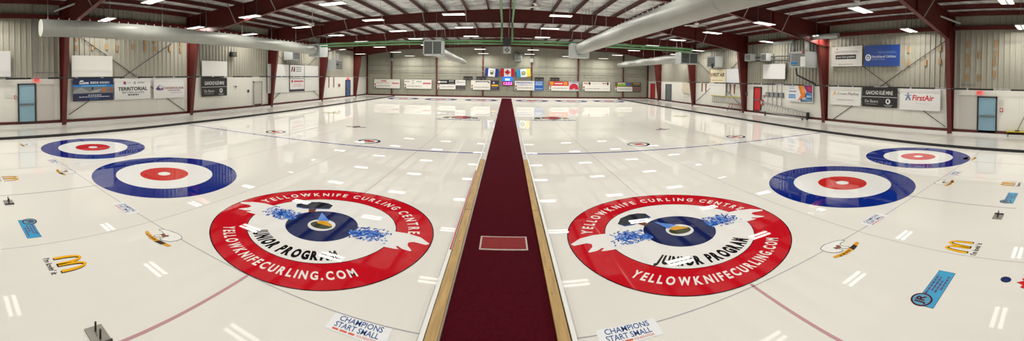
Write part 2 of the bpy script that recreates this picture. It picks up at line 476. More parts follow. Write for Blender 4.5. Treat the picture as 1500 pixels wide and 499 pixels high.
def card(x, y, w, rot, where):
    t = thing('ice_card', 'narrow blue card with round monogram, ' + where, 'card', (x, y, 0), rot, 'blue cards in the ice')
    MB().poly([(-w/2-0.005,-0.115),(w/2+0.005,-0.115),(w/2+0.005,0.115),(-w/2-0.005,0.115)], 0.002).build('border', ice((40, 60, 80)), t)
    MB().poly([(-w/2,-0.11),(w/2,-0.11),(w/2,0.11),(-w/2,0.11)], 0.0025).build('card_face', ice((74, 162, 204)), t)
    d = MB().ring(0, 0.125, 0.003, 40, -w/2+0.10, 0.07).build('disc', ice((96, 160, 190)), t)
    mb = MB().ring(0.105, 0.127, 0.0035, 40, -w/2+0.10, 0.07)
    text_in(mb, 'JR', -w/2+0.02, -w/2+0.18, 0.0, 0.14, 0.0036, 0.03)
    mb.build('monogram', ice((84, 34, 48)), d)
    pr = MB()
    for k, (a, b) in enumerate(((0.28, 0.86), (0.40, 0.82), (0.36, 0.72), (0.45, 0.88))):
        yy = 0.075 - k*0.047; u = a
        while u < b:
            l = random.uniform(0.05, 0.10)
            pr.poly([(-w/2+u*w, yy-0.013), (-w/2+min(b, u+l)*w, yy-0.013), (-w/2+min(b, u+l)*w, yy+0.013), (-w/2+u*w, yy+0.013)], 0.003); u += l+0.02
    pr.build('small_print', ice((104, 84, 120)), t)
card(4.12, 1.52, 0.80, 0, 'near end right of the carpet')
card(-5.66, 1.33, 0.72, 0, 'near the left edge of the photo')
card(7.97, 1.22, 0.78, 0, 'by the metal hack at the right edge')

def champion(x, y, where, far=False):
    t = thing('ice_card', 'white card with blue lettering, ' + where, 'card', (x, y, 0), 0, 'white lettered cards in the ice')
    MB().poly([(-0.31,-0.125),(0.31,-0.125),(0.31,0.125),(-0.31,0.125)], 0.002).build('card_face', ice((240, 240, 240)), t)
    mb = MB()
    text_in(mb, 'CHAMPIONS', -0.23, 0.23, 0.035, 0.115, 0.003, 0.012)
    text_in(mb, 'START SMALL', -0.24, 0.22, -0.06, 0.018, 0.003, 0.012)
    mb.build('lettering', ice((62, 92, 150)), t)
    pr = MB(); u = -0.24
    text_in(pr, 'FOUNDATION', 0.02, 0.22, -0.105, -0.075, 0.003, 0.01)
    while u < 0.0:
        l = random.uniform(0.05, 0.09); pr.poly([(u,-0.103),(min(u+l,0.005),-0.103),(min(u+l,0.005),-0.077),(u,-0.077)], 0.003); u += l+0.015
    pr.build('small_print', ice((226, 110, 90)), t)
champion(-1.36, 3.14, 'just left of the carpet at the front')
champion(1.21, 3.22, 'just right of the carpet at the front')
champion(-5.83, 3.20, 'below the nearer blue target on the left')
champion(5.66, 3.32, 'below the nearer blue target on the right')
champion(-10.02, 3.10, 'left of the farther blue target on the left')
champion(9.76, 3.08, 'right of the farther blue target on the right')

def bear_plate(x, y, flip, where):
    t = thing('ice_logo', 'white bear over a yellow banner, ' + where, 'logo', (x, y, 0), 0, 'bear logos in the ice')
    s = -1 if flip else 1
    pts = [(s*(px-0.35)*0.66, py*0.8+0.06) for px, py in BEAR]
    if not flip: pts = pts[::-1]
    MB().poly(pts, 0.002).build('bear_body', ice((240, 238, 232)), t)
    ol = MB()
    for p, q in zip(pts, pts[1:]+pts[:1]): ol.bar((p[0],p[1],0.0026), (q[0],q[1],0.0026), 0.010, 0.0006)
    ol.build('bear_outline', ice((70, 76, 78)), t)
    MB().poly([(-0.08,0.0),(0.02,-0.02),(0.06,0.06),(0.02,0.09),(-0.02,0.05),(-0.07,0.08)], 0.003).build('brown_mark', ice((136, 92, 70)), t)
    bn = MB().poly([(-0.30,-0.15),(-0.10,-0.21),(0.12,-0.20),(0.32,-0.14),(0.32,-0.08),(0.12,-0.12),(-0.10,-0.13),(-0.30,-0.09)], 0.0032).build('banner', ice((222, 158, 44)), t)
    MB().poly([(0.06,-0.21),(0.20,-0.185),(0.22,-0.10),(0.08,-0.12)], 0.0036).build('dark_patch', ice((58, 44, 38)), bn)
    mb = MB()
    for u in (-0.22, -0.15, -0.08, -0.02): mb.poly([(u,-0.185),(u+0.045,-0.187),(u+0.045,-0.150),(u,-0.148)], 0.0037)
    mb.build('small_print', ice((130, 88, 30)), bn)
bear_plate(-4.47, 3.12, True, 'left, between red target and arch logo')
bear_plate(4.37, 3.16, False, 'right, between red target and arch logo')
bear_plate(-8.80, 3.06, True, 'left of the nearer blue target on the left')
bear_plate(8.72, 3.05, False, 'right of the farther blue target, on the right')
bear_plate(-12.85, 2.95, True, 'at the far left by the black side board')
bear_plate(12.0, 3.3, False, 'at the far right by the black side board')

def emblem(x, y, where):
    t = thing('ice_emblem', 'round black bordered emblem with red centre, ' + where, 'emblem', (x, y, 0), 0, 'round emblems in the ice')
    MB().ring(0.34, 0.44, 0.002, 48).build('border', ice((34, 40, 62)), t)
    MB().ring(0, 0.34, 0.002, 48).build('emblem_face', ice((236, 232, 226)), t)
    mb = MB().ring(0, 0.12, 0.003, 20, -0.09, 0.06).ring(0, 0.13, 0.003, 20, 0.06, 0.03).poly([(-0.2,-0.12),(0.0,-0.16),(0.22,-0.10),(0.2,0.0),(-0.1,-0.02)], 0.0031)
    mb.build('red_mark', ice((204, 48, 36)), t)
    MB().ring(0, 0.07, 0.0034, 16, -0.2, 0.1).build('green_mark', ice((60, 96, 70)), t)
emblem(-5.06, 12.62, 'left of the carpet beyond the hog line')
emblem(5.03, 12.8, 'right of the carpet beyond the hog line')
emblem(-9.5, 12.65, 'far left beyond the hog line')
emblem(9.76, 12.93, 'far right beyond the hog line')

def centre_logo(x, y, where, col, word):
    t = thing('ice_logo', 'wide logo over a line of blue lettering at mid sheet, ' + where, 'logo', (x, y, 0), 0, 'logos at mid sheet')
    mb = MB()
    if word:
        text_in(mb, 'YELLOWKNIFE CURLING', -1.3, 1.3, -0.95, -0.30, 0.002, 0.02)
        mb.build('lettering', ice((60, 84, 150)), t)
        MB().ring(0.36, 0.50, 0.002, 40, 0.05, 0.62, 0, 2*pi, 1.3, 1.5).build('dark_ring', ice((70, 46, 60)), t)
        MB().ring(0, 0.36, 0.002, 40, 0.05, 0.62, 0, 2*pi, 1.3, 1.5).build('red_mark', ice((186, 56, 62)), t)
        MB().poly([(-1.1,0.1),(-0.7,0.0),(-0.62,0.9),(-0.95,0.95)], 0.002).poly([(0.75,0.0),(1.15,0.2),(1.0,0.8),(0.72,0.9)], 0.002).build('side_mark', ice((96, 92, 70)), t)
    else:
        text_in(mb, 'CURLING', -0.6, 0.6, -0.35, 0.35, 0.002, 0.03)
        mb.build('lettering', ice(col), t)
centre_logo(-2.77, 21.3, 'left of the carpet', None, True)
centre_logo(2.84, 21.6, 'right of the carpet', None, True)
def mark(x, y, where, c, w, d):
    t = thing('ice_logo', where, 'logo', (x, y, 0))
    MB().ring(0.0, 1.0, 0.002, 32, 0, 0, 0, 2*pi, w*0.32, d).build('round_mark', ice(c), t)
    MB().poly([(-w,-d*0.5),(w,-d*0.5),(w*0.9,d*0.1),(-w*0.9,d*0.1)], 0.0025).build('banner', ice(c), t)
mark(-7.1, 16.0, 'thin dark banner shaped mark in the middle left sheet', (110, 112, 112), 0.55, 0.30)
mark(7.75, 16.45, 'thin dark banner shaped mark in the middle right sheet', (110, 112, 112), 0.40, 0.30)
mark(-11.4, 21.5, 'pale olive mark in the outermost left sheet', (170, 168, 130), 0.6, 0.7)
mark(11.8, 22.2, 'pale olive mark in the outermost right sheet', (170, 168, 130), 0.6, 0.7)
t = thing('ice_emblem', 'red leaf shaped emblem cut off by the right edge of the photo', 'emblem', (4.52, 0.44, 0))
MB().poly([(-0.14,0.02),(-0.10,0.10),(-0.05,0.07),(0.0,0.16),(0.05,0.07),(0.10,0.10),(0.14,0.02),(0.06,-0.08),(-0.06,-0.08)][::-1], 0.002).build('leaf', ice((206, 36, 40)), t)
MB().ring(0, 0.07, 0.002, 20, 0.04, 0.30).build('navy_dot', ice((34, 44, 96)), t)

# ------------------------------------------------------------------ hacks
def hack(x, y, label):
    t = thing('curling_hack', label, 'foothold', (x, y, 0), 0, 'metal footholds')
    MB().box(-0.13,0.13,-0.09,0.09,0.0,0.012).build('plate', mat((150, 146, 136), 0.4, 0.5, noise=0.1), t)
    MB().box(0.115,0.13,-0.09,0.09,0.012,0.03).build('edge_strip', mat((60, 58, 54), 0.5), t)
    for px in (-0.06, 0.05):
        MB().tube((px, 0, 0.012), (px, 0, 0.10), 0.011, 10).build('peg', mat((44, 38, 34), 0.4), t)
hack(-3.05, 1.37, 'metal foothold plate with two pegs at the bottom edge, left of the carpet')
hack(-6.93, 1.22, 'metal foothold plate with two pegs at the left edge of the photo')
hack(6.74, 1.27, 'metal foothold plate with two pegs towards the right edge of the photo')

# ------------------------------------------------------------------ carpet walkway with planks and mat
m_carpet = mat((74, 13, 24), 0.95, noise=0.22, nscale=30, bump=0.4, bscale=300, spec=0.03)
cp = MB().add([(-0.60,-5,0.0),(0.485,-5,0.0),(0.68,D-0.3,0.0),(-0.47,D-0.3,0.0),(-0.60,-5,0.012),(0.49,-5,0.012),(0.68,D-0.3,0.012),(-0.47,D-0.3,0.012)],
              [(4,5,6,7),(0,1,5,4),(1,2,6,5),(2,3,7,6),(3,0,4,7)])
tag(cp.build('carpet_runner', m_carpet), 'long maroon carpet runner down the middle between the ice sheets', 'carpet')
m_wood = mat((188, 152, 92), 0.6, noise=0.25, nscale=5, stretch=(6, 0.5, 1))
def plank(x0, y0, x1, y1, w, label):
    t = thing('wooden_plank', label, 'plank', (0,0,0), 0, 'planks beside the carpet')
    MB().bar((x0,y0,0.030), (x1,y1,0.030), w, 0.04).build('board', m_wood, t)
    kn = MB()
    for k in range(7):
        f = random.random(); kx = x0+(x1-x0)*f + random.uniform(-w*0.35, w*0.35); ky = y0+(y1-y0)*f
        kn.ring(0, random.uniform(0.006, 0.012), 0.0505, 10, kx, ky)
    kn.build_each('nail_head', mat((70, 50, 32), 0.7), t)
plank(-0.655, -3.0, -0.655, 6.45, 0.115, 'nearer pale wooden plank along the left edge of the carpet')
plank(-0.655, 6.47, -0.655, 10.55, 0.115, 'farther pale wooden plank along the left edge of the carpet')
plank(0.563, -3.0, 0.575, 6.45, 0.115, 'nearer pale wooden plank along the right edge of the carpet')
plank(0.575, 6.47, 0.605, 10.55, 0.115, 'farther pale wooden plank along the right edge of the carpet')
tag(MB().bar((-0.742,-3,0.025), (-0.748,10.6,0.025), 0.045, 0.05).bar((-0.745,10.6,0.02), (-0.53,D-2.5,0.02), 0.045, 0.04).build('ice_edge_strip', WHITE), 'white strip edging the ice along the left of the carpet', 'edging')
tag(MB().bar((0.648,-3,0.025), (0.692,10.6,0.025), 0.045, 0.05).bar((0.685,10.6,0.02), (0.74,D-2.5,0.02), 0.045, 0.04).build('ice_edge_strip', WHITE), 'white strip edging the ice along the right of the carpet', 'edging')
tag(MB().bar((-0.742,4.9,0.056), (-0.746,9.2,0.056), 0.018, 0.012).build('red_tape', mat((190, 40, 40), 0.5)), 'thin red tape along the left plank beside the white edging', 'tape')
t = thing('floor_mat', 'small red mat with a silver border lying on the carpet', 'mat', (0, 5.24, 0.012))
MB().box(-0.35,0.35,-0.215,0.215,0,0.008).build('border', mat((196, 176, 166), 0.4, noise=0.2, nscale=20), t)
MB().box(-0.325,0.325,-0.185,0.185,0.008,0.011).build('mat_face', mat((128, 16, 18), 0.9, noise=0.1, nscale=20), t)
for x, s in ((-0.56, 'left'), (0.76, 'right')):
    MBx = MB().box(x-0.06, x+0.06, 41.2, 42.6, 0.0, 0.06).build('end_ramp', WHITE); tag(MBx, 'short white block at the far end of the carpet, on its ' + s, 'block')

# side boards (black foam bumpers)
def board(pts, label):
    mb = MB()
    for p, q in zip(pts, pts[1:]): mb.bar((p[0],p[1],0.05), (q[0],q[1],0.05), 0.10, 0.10)
    tag(mb.build('side_bumper', mat((26, 24, 26), 0.6)), label, 'bumper')
board([(-14.0,-4),(-14.45,12),(-13.95,D-0.4)], 'long black bumper strip between the ice and the left walkway')
board([(13.35,-4),(14.15,9.0),(14.55,20),(14.1,D-0.4)], 'long black bumper strip between the ice and the right walkway')

# ------------------------------------------------------------------ hanging lights
HOUS = mat((240, 240, 236), 0.4)
WIRE = mat((150, 146, 140), 0.5)
ROWS = [-3.9, 2.25, 8.2, 14.2, 19.2, 24.0, 28.9, 33.4, 37.8, 42.0]
COLS = [(-16.75, 'over the left walkway'), (-12.35, 'over the outermost left sheet'), (-7.5, 'over the middle left sheet'), (-2.86, 'over the sheet left of the carpet'),
        (2.92, 'over the sheet right of the carpet'), (7.7, 'over the middle right sheet'), (12.45, 'over the outermost right sheet'), (17.15, 'over the right walkway')]
ZCOL = [5.44, 5.58, 5.70, 5.86, 5.86, 5.70, 5.58, 5.42]
ZROW = {5: -0.03, 6: -0.06, 7: -0.17, 8: -0.38, 9: -0.55}
XROW = {8: 0.975, 9: 0.94}
ORD = ['nearest', 'second', 'third', 'fourth', 'fifth', 'sixth', 'seventh', 'eighth', 'ninth', 'farthest']
proto = None
def make_light():
    t = thing('ceiling_light', '', 'light', (0,0,0), 0, 'hanging fluorescent lights')
    mb = MB().box(-0.61,0.61,-0.24,0.24,0.035,0.05)
    mb.add([(-0.61,-0.24,0.035),(0.61,-0.24,0.035),(0.61,-0.27,0.0),(-0.61,-0.27,0.0)], [(0,1,2,3)])
    mb.add([(-0.61,0.24,0.035),(0.61,0.24,0.035),(0.61,0.27,0.0),(-0.61,0.27,0.0)], [(3,2,1,0)])
    mb.box(-0.61,-0.60,-0.25,0.25,0.0,0.05); mb.box(0.60,0.61,-0.25,0.25,0.0,0.05); mb.box(-0.58,0.58,-0.03,0.03,0.005,0.035)
    mb.build('housing', HOUS, t)
    for s in (-1, 1):
        y0, y1 = s*0.145-0.075, s*0.145+0.075
        MB().add([(-0.59,y0,0.008),(0.59,y0,0.008),(0.59,y1,0.008),(-0.59,y1,0.008)], [(3,2,1,0)]).build('tube', TUBE, t)
    for s in (-1, 1):
        MB().tube((s*0.45,0,0.05), (s*0.45,0,1.0), 0.007, 5).build('wire', WIRE, t)
    return t
def put_light(x, y, z, label):
    global proto
    if proto is None: proto = make_light(); o = proto
    else: o = copy_tree(proto)
    o.location = (x, y, z); o['label'] = label
    for ch in o.children:
        if ch.name.startswith('wire'): ch.scale = (1, 1, (roof_z(x)-z)/1.0)
for r, y in enumerate(ROWS):
    for c, (x, nm) in enumerate(COLS):
        z = ZCOL[c] + ZROW.get(r, 0.0); x *= XROW.get(r, 1.0)
        if c in (0, 7) and r == 9: continue
        put_light(x, y, z, 'hanging fluorescent light %s, %s row from the near end' % (nm, ORD[r]))

# ------------------------------------------------------------------ air ducts and units
m_duct = mat((158, 160, 152), 0.36, 0.25, noise=0.06, nscale=1.2)
def duct(x, y0, y1, z, r, label, capn=True, taper=None, box=None, ring_step=3.0):
    t = thing('air_duct', label, 'duct', (x, 0, z))
    mb = MB(); N = 20
    ys = [y0 + (y1-y0)*i/N for i in range(N+1)]
    rs = [r if not taper else r + (taper-r)*i/N for i in range(N+1)]
    n = 28; vs = []
    for y, rr in zip(ys, rs):
        vs += [(rr*cos(2*pi*k/n), y, rr*sin(2*pi*k/n)) for k in range(n)]
    fs = [(i*n+k, i*n+(k+1) % n, (i+1)*n+(k+1) % n, (i+1)*n+k) for i in range(N) for k in range(n)]
    mb.add(vs, fs).build('duct_tube', m_duct, t, smooth=True)
    for y, rr in ((ys[0], rs[0]), (ys[-1], rs[-1])):
        c = MB(); c.add([(rr*cos(2*pi*k/n), y, rr*sin(2*pi*k/n)) for k in range(n)], [tuple(range(n))]); c.build('end_cap', mat((206, 210, 196), 0.5), t)
    seam = MB(); y = min(y0, y1)+1.5
    while y < max(y0, y1):
        f = (y-y0)/(y1-y0); rr = r if not taper else r+(taper-r)*f
        seam.tube((0,y-0.015,0), (0,y+0.015,0), rr+0.006, 28, cap=False); y += ring_step
    seam.build_each('seam_band', mat((170, 174, 172), 0.4, 0.3), t)
    hk = MB(); y = min(y0, y1)+0.3; k = 0
    while y < max(y0, y1):
        f = (y-y0)/(y1-y0); rr = r if not taper else r+(taper-r)*f
        hk.box(-0.015,0.015,y-0.02,y+0.02,rr-0.01,rr+0.07)
        if k % 6 == 0: hk.tube((0,y,rr), (0,y,roof_z(x)-z), 0.006, 5)
        y += 0.45; k += 1
    hk.build_each('hanger_clip', STEEL, t)
    return t
def blower(x, y, z, w, d, h, label, face=-1, legs=True):
    t = thing('duct_blower', label, 'fan unit', (x, y, z))
    MB().box(-w/2,w/2,-d/2,d/2,-h/2,h/2).build('casing', STEEL, t)
    g = MB().box(-w/2+0.07,w/2-0.07,face*(d/2),face*(d/2+0.012),-h/2+0.08,h/2-0.08).build('grille', mat((70, 72, 70), 0.5), t)
    sl = MB()
    k = -h/2+0.12
    while k < h/2-0.1:
        sl.box(-w/2+0.07,w/2-0.07,face*(d/2+0.012),face*(d/2+0.03),k,k+0.012); k += 0.06
    sl.build('louvre', mat((110, 112, 110), 0.5), g)
    fr = MB()
    fr.box(-0.02,0.02,face*(d/2),face*(d/2+0.04),-h/2,h/2)
    for s in (-1, 1): fr.box(s*(w/2-0.06),s*w/2,face*(d/2),face*(d/2+0.04),-h/2,h/2); fr.box(-w/2,w/2,face*(d/2),face*(d/2+0.04),s*(h/2-0.06),s*h/2)
    fr.build('face_frame', STEEL, t)
    rd = MB()
    for a in (-1, 1):
        for b in (-1, 1): rd.tube((a*w*0.45,b*d*0.45,h/2), (a*w*0.45,b*d*0.45,roof_z(x)-z), 0.012, 6)
    rd.build_each('hanger_rod', DKGREY, t)
    return t
duct(-13.5, 3.75, 22.7, 4.42, 0.34, 'long pale grey round duct hanging along the left side')
blower(-13.5, 23.3, 4.40, 0.95, 1.2, 0.92, 'galvanised duct box at the far end of the left side duct', face=1)
blower(-4.42, 21.6, 4.25, 1.18, 0.8, 0.9, 'grey fan unit with dark louvres hanging left of centre')
t = duct(-4.42, 22.0, 37.5, 4.1, 0.36, 'tapering silver duct running to the far wall from the left centre fan unit', taper=0.24)
duct(4.50, 2.0, 21.4, 4.32, 0.345, 'large pale round duct running overhead towards the right of the carpet')
blower(4.50, 21.9, 4.22, 1.12, 1.0, 0.86, 'galvanised duct box at the far end of the overhead duct right of centre', face=1)
duct(13.3, 24.6, 40.5, 4.25, 0.34, 'pale round duct running to the far wall on the right side', taper=0.30)
blower(13.3, 24.1, 4.22, 1.5, 0.9, 0.88, 'grey fan unit with dark louvre face feeding the far right duct')

# green pipes
def pipe(pts, r, m, label, name='pipe'):
    return tag(MB().path(pts, r, 12).build(name, m), label, 'pipe')
pipe([(-13.0,22.62,4.80),(13.0,22.62,4.80)], 0.065, GREEN, 'upper green pipe spanning the hall between the duct units', 'green_pipe')
pipe([(-12.9,22.62,4.62),(12.9,22.62,4.62)], 0.05, GREEN, 'lower green pipe spanning the hall between the duct units', 'green_pipe')
pipe([(-0.29,22.3,4.7),(-0.29,22.3,5.93),(-0.24,-4.0,5.93)], 0.06, GREEN, 'left green pipe dropping from the roof above the carpet', 'green_pipe')
pipe([(0.36,22.3,4.7),(0.36,22.3,5.93),(0.29,-4.0,5.93)], 0.06, GREEN, 'right green pipe dropping from the roof above the carpet', 'green_pipe')
# fans between the green pipes
t = thing('pump_unit', 'small black louvred box between the green pipes over the carpet', 'fan unit', (0.04, 22.4, 4.72))
MB().box(-0.22,0.22,-0.2,0.2,-0.25,0.25).build('casing', BLACK, t)
mb = MB()
for k in range(7): mb.box(-0.19,0.19,-0.215,-0.2,-0.2+k*0.06,-0.18+k*0.06)
mb.build('louvre', DKGREY, t)
t = thing('exhaust_fan', 'grey box fan below the black louvred box over the carpet', 'fan unit', (0.05, 22.4, 4.21))
MB().box(-0.23,0.23,-0.18,0.18,-0.2,0.2).build('casing', STEEL, t)
mb = MB(); mb.ring(0.0, 0.15, 0, 24); mb.xf(STAND); mb.xf(Matrix.Translation((0,-0.185,0))); mb.build('fan_opening', DKGREY, t)
mb = MB()
for k in range(4):
    a = k*pi/2+0.4; mb.poly([(0,0),(0.14*cos(a),0.14*sin(a)),(0.14*cos(a+0.6),0.14*sin(a+0.6))], 0.006)
mb.xf(STAND); mb.xf(Matrix.Translation((0,-0.185,0))); mb.build_each('fan_blade', STEEL, t)
MB().box(-0.03,0.03,-0.03,0.03,0.2,0.26).build('bracket', DKGREY, t)
t = thing('wall_heater', 'grey unit heater high on the far wall right of the carpet', 'heater', (1.45, D-0.5, 4.95))
MB().box(-0.42,0.42,-0.3,0.4,-0.42,0.42).build('casing', STEEL, t)
mb = MB()
for k in range(9): mb.box(-0.36,0.36,-0.33,-0.3,-0.34+k*0.08,-0.30+k*0.08)
mb.build('louvre', DKGREY, t)
for x, z, w, h, lb in ((3.12, 4.65, 0.32, 0.42, 'small white loudspeaker box on the far wall post right of the carpet'), (-14.4, 4.7, 0.35, 0.3, 'small grey box on the far wall post at the left corner')):
    t = thing('wall_speaker', lb, 'box', (x, D-0.3, z))
    MB().box(-w/2,w/2,-0.12,0.14,-h/2,h/2).build('casing', mat((196,192,182), 0.5), t)
    MB().box(-w/2+0.04,w/2-0.04,-0.13,-0.12,-h/2+0.04,h/2-0.04).build('grille', GREY, t)
    MB().box(-0.14,0.14,-0.03,0.14,h/2,h/2+0.5).build('bracket', DKGREY, t)

# ceiling fans
def ceiling_fan(x, y, z, rot, label):
    t = thing('ceiling_fan', label, 'fan', (x, y, z), rot, 'ceiling fans')
    MB().tube((0,0,-0.08),(0,0,0.10),0.12,16).build('motor', WHITE, t)
    MB().tube((0,0,0.1),(0,0,roof_z(x)-z),0.018,8).build('down_rod', WHITE, t)
    for k in range(3):
        a = k*2*pi/3; mb = MB().box(0.12,0.72,-0.06,0.06,-0.01,0.0); mb.xf(Matrix.Rotation(a,4,'Z') @ Matrix.Rotation(0.15,4,'X')); mb.build('blade', WHITE, t)
ceiling_fan(1.45, 17.0, 5.9, 0.2, 'white ceiling fan just right of the carpet line')
ceiling_fan(-11.2, 18.6, 5.6, 0.5, 'white ceiling fan on the left near the second post')
ceiling_fan(9.9, 16.9, 5.55, 0.1, 'white ceiling fan on the right beside the large duct')
ceiling_fan(12.3, 8.3, 6.0, 0.4, 'white ceiling fan nearest on the right beside a light')

# ------------------------------------------------------------------ wall-mounted things
class Sign:
    """a board on a wall; a0..a1 run along the wall left to right as seen from inside"""
    def __init__(s, wall, a0, a1, z0, z1, bg, label, cat='sign', name='sponsor_sign', group=None, off=0.20, th=0.03, m=None, frame=None):
        s.w = abs(a1-a0); s.h = z1-z0; ac = (a0+a1)/2; zc = (z0+z1)/2
        if wall == 'L': loc, rot = (WL+off, ac, zc), pi/2
        elif wall == 'R': loc, rot = (WR-off, ac, zc), -pi/2
        else: loc, rot = (ac, D-off, zc), 0
        s.t = tag(MB().box(-s.w/2, s.w/2, -th, 0, -s.h/2, s.h/2).build(name, m or mat(bg, 0.4), None, loc, rot), label, cat, group)
        s.y = -th-0.002
        if frame:
            f = MB(); e = 0.03
            for q in (-1, 1):
                f.box(q*(s.w/2-e), q*(s.w/2+0.005), -th-0.012, 0, -s.h/2, s.h/2); f.box(-s.w/2, s.w/2, -th-0.012, 0, q*(s.h/2-e), q*(s.h/2+0.005))
            f.build('frame', mat(frame, 0.4), s.t)
    def X(s, u): return (u-0.5)*s.w
    def Z(s, v): return (v-0.5)*s.h
    def fin(s, mb, c, name, lay=0, emit=0.0):
        mb.xf(STAND); mb.xf(Matrix.Translation((0, s.y-0.002*lay, 0)))
        return mb.build(name, mat(c, 0.45, emit=emit), s.t)
    def text(s, tx, u0, u1, v0, v1, c, bold=0.015, name='lettering', lay=2, shear=0.0, emit=0.0):
        return s.fin(text_in(MB(), tx, s.X(u0), s.X(u1), s.Z(v0), s.Z(v1), 0, bold, shear), c, name, lay, emit)
    def rect(s, u0, u1, v0, v1, c, name='colour_block', lay=1, emit=0.0):
        return s.fin(MB().poly([(s.X(u0),s.Z(v0)),(s.X(u1),s.Z(v0)),(s.X(u1),s.Z(v1)),(s.X(u0),s.Z(v1))]), c, name, lay, emit)
    def poly(s, pts, c, name='colour_block', lay=1):
        return s.fin(MB().poly([(s.X(u),s.Z(v)) for u, v in pts]), c, name, lay)
    def disc(s, u, v, r, c, name='emblem', lay=2, r0=0, sx=1.0, a0=0, a1=2*pi):
        return s.fin(MB().ring(r0, r, 0, 32, s.X(u), s.Z(v), a0, a1, sx), c, name, lay)
    def dash(s, u0, u1, v, h, c, name='small_print', lay=2, lo=0.03, hi=0.07):
        mb = MB(); u = u0; rr = random.Random(int(u0*1000+v*777))
        while u < u1:
            l = rr.uniform(lo, hi); e = min(u+l, u1)
            mb.poly([(s.X(u),s.Z(v-h/2)),(s.X(e),s.Z(v-h/2)),(s.X(e),s.Z(v+h/2)),(s.X(u),s.Z(v+h/2))]); u += l+0.012
        return s.fin(mb, c, name, lay)

K = (22, 22, 24)
# left wall, first bay
Sign('L', 2.3, 3.33, 2.55, 3.85, (226,226,222), 'blank white board at the left edge of the photo above the rail', 'board', 'blank_board')
Sign('L', 6.60, 9.02, 2.50, 3.64, (236,234,226), 'blank white board above the navy photo sign on the left wall', 'board', 'blank_board')
s = Sign('L', 6.66, 9.06, 1.20, 2.42, (20, 32, 72), 'navy sign with a photo strip and blue band, nearest on the left wall')
s.rect(0.0,1.0,0.62,0.71,(36,124,206),'blue_band'); s.rect(0.0,1.0,0.33,0.62,(112,116,118),'photo_strip')
s.poly([(0.0,0.45),(0.2,0.6),(0.45,0.36),(0.2,0.34),(0.0,0.34)],(150,152,150),'photo_shape',2); s.poly([(0.38,0.35),(0.62,0.38),(0.7,0.52),(0.5,0.46)],(168,168,166),'photo_shape',2)
s.disc(0.76,0.47,0.14,(176,110,60),'photo_shape',2); s.disc(0.94,0.47,0.10,(150,84,60),'photo_shape',2); s.disc(0.47,0.55,0.07,(30,40,70),'photo_shape',2)
s.disc(0.21,0.80,0.14,(214,220,226),'dome_mark',1,0,1,0,pi); s.rect(0.15,0.38,0.74,0.83,(206,212,220),'word_mark')
s.dash(0.42,0.62,0.80,0.10,(190,198,210)); s.dash(0.65,0.90,0.80,0.09,(180,188,202))
s.dash(0.2,0.82,0.665,0.04,(110,200,236)); s.dash(0.36,0.70,0.25,0.035,(214,218,224)); s.dash(0.14,0.9,0.175,0.035,(206,212,220)); s.dash(0.40,0.64,0.08,0.03,(60,130,210))
s = Sign('L', 9.14, 11.52, 1.19, 2.37, (236,235,231), 'white sign with bold black beverage lettering on the left wall')
s.text('TERRITORIAL', 0.09,0.91,0.42,0.60,K,0.03); s.text('BEVERAGES', 0.2,0.82,0.29,0.38,(90,90,94),0.0)
s.dash(0.36,0.66,0.22,0.06,(70,70,74)); s.disc(0.27,0.80,0.085,(190,40,48)); s.disc(0.285,0.76,0.05,(40,60,140),'emblem',3)
s.text('pepsi', 0.34,0.45,0.77,0.83,(120,120,130),0.0); s.text('G', 0.52,0.57,0.74,0.86,(40,44,44),0.03); s.dash(0.64,0.82,0.8,0.05,(150,150,170))
s = Sign('L', 11.76, 14.08, 1.16, 2.33, (236,234,230), 'white sign with maroon lettering and a swirl mark, left wall beside the second post')
s.text('DENESOLINE', 0.33,0.97,0.47,0.58,(142,58,74),0.02); s.dash(0.45,0.85,0.40,0.06,(180,150,160)); s.dash(0.55,0.92,0.28,0.03,(170,160,164))
s.disc(0.20,0.55,0.17,(112,120,160),'swirl_mark',2,0,1.3); s.disc(0.22,0.60,0.10,(220,216,226),'swirl_mark',3,0,1.3); s.disc(0.13,0.50,0.09,(70,66,96),'swirl_mark',4,0,1.6); s.disc(0.27,0.48,0.06,(150,80,90),'swirl_mark',4,0,1.5)
# second bay
Sign('L', 15.58, 17.93, 2.42, 3.52, (240,238,232), 'blank white board above the black sign on the left wall', 'board', 'blank_board')
def gahcho(wall, a0, a1, z0, z1, label):
    s = Sign(wall, a0, a1, z0, z1, (26,25,26), label)
    s.rect(0,1,0.495,0.515,(230,228,224),'white_rule'); s.text('GAHCHO KUÉ MINE', 0.11,0.88,0.62,0.86,(238,236,232),0.012)
    s.text('De Beers', 0.09,0.47,0.22,0.36,(206,204,200),0.0); s.dash(0.1,0.44,0.14,0.03,(150,150,150))
    s.disc(0.75,0.30,0.155,(236,234,230)); s.disc(0.745,0.30,0.07,(40,40,40),'emblem_centre',3); s.rect(0.735,0.765,0.30,0.40,(40,40,40),'emblem_stem',3); s.dash(0.64,0.88,0.115,0.03,(170,170,170)); s.dash(0.68,0.84,0.06,0.03,(170,170,170))
gahcho('L', 15.56, 17.92, 1.13, 2.37, 'black mine sign with white lettering hung on the left wall')
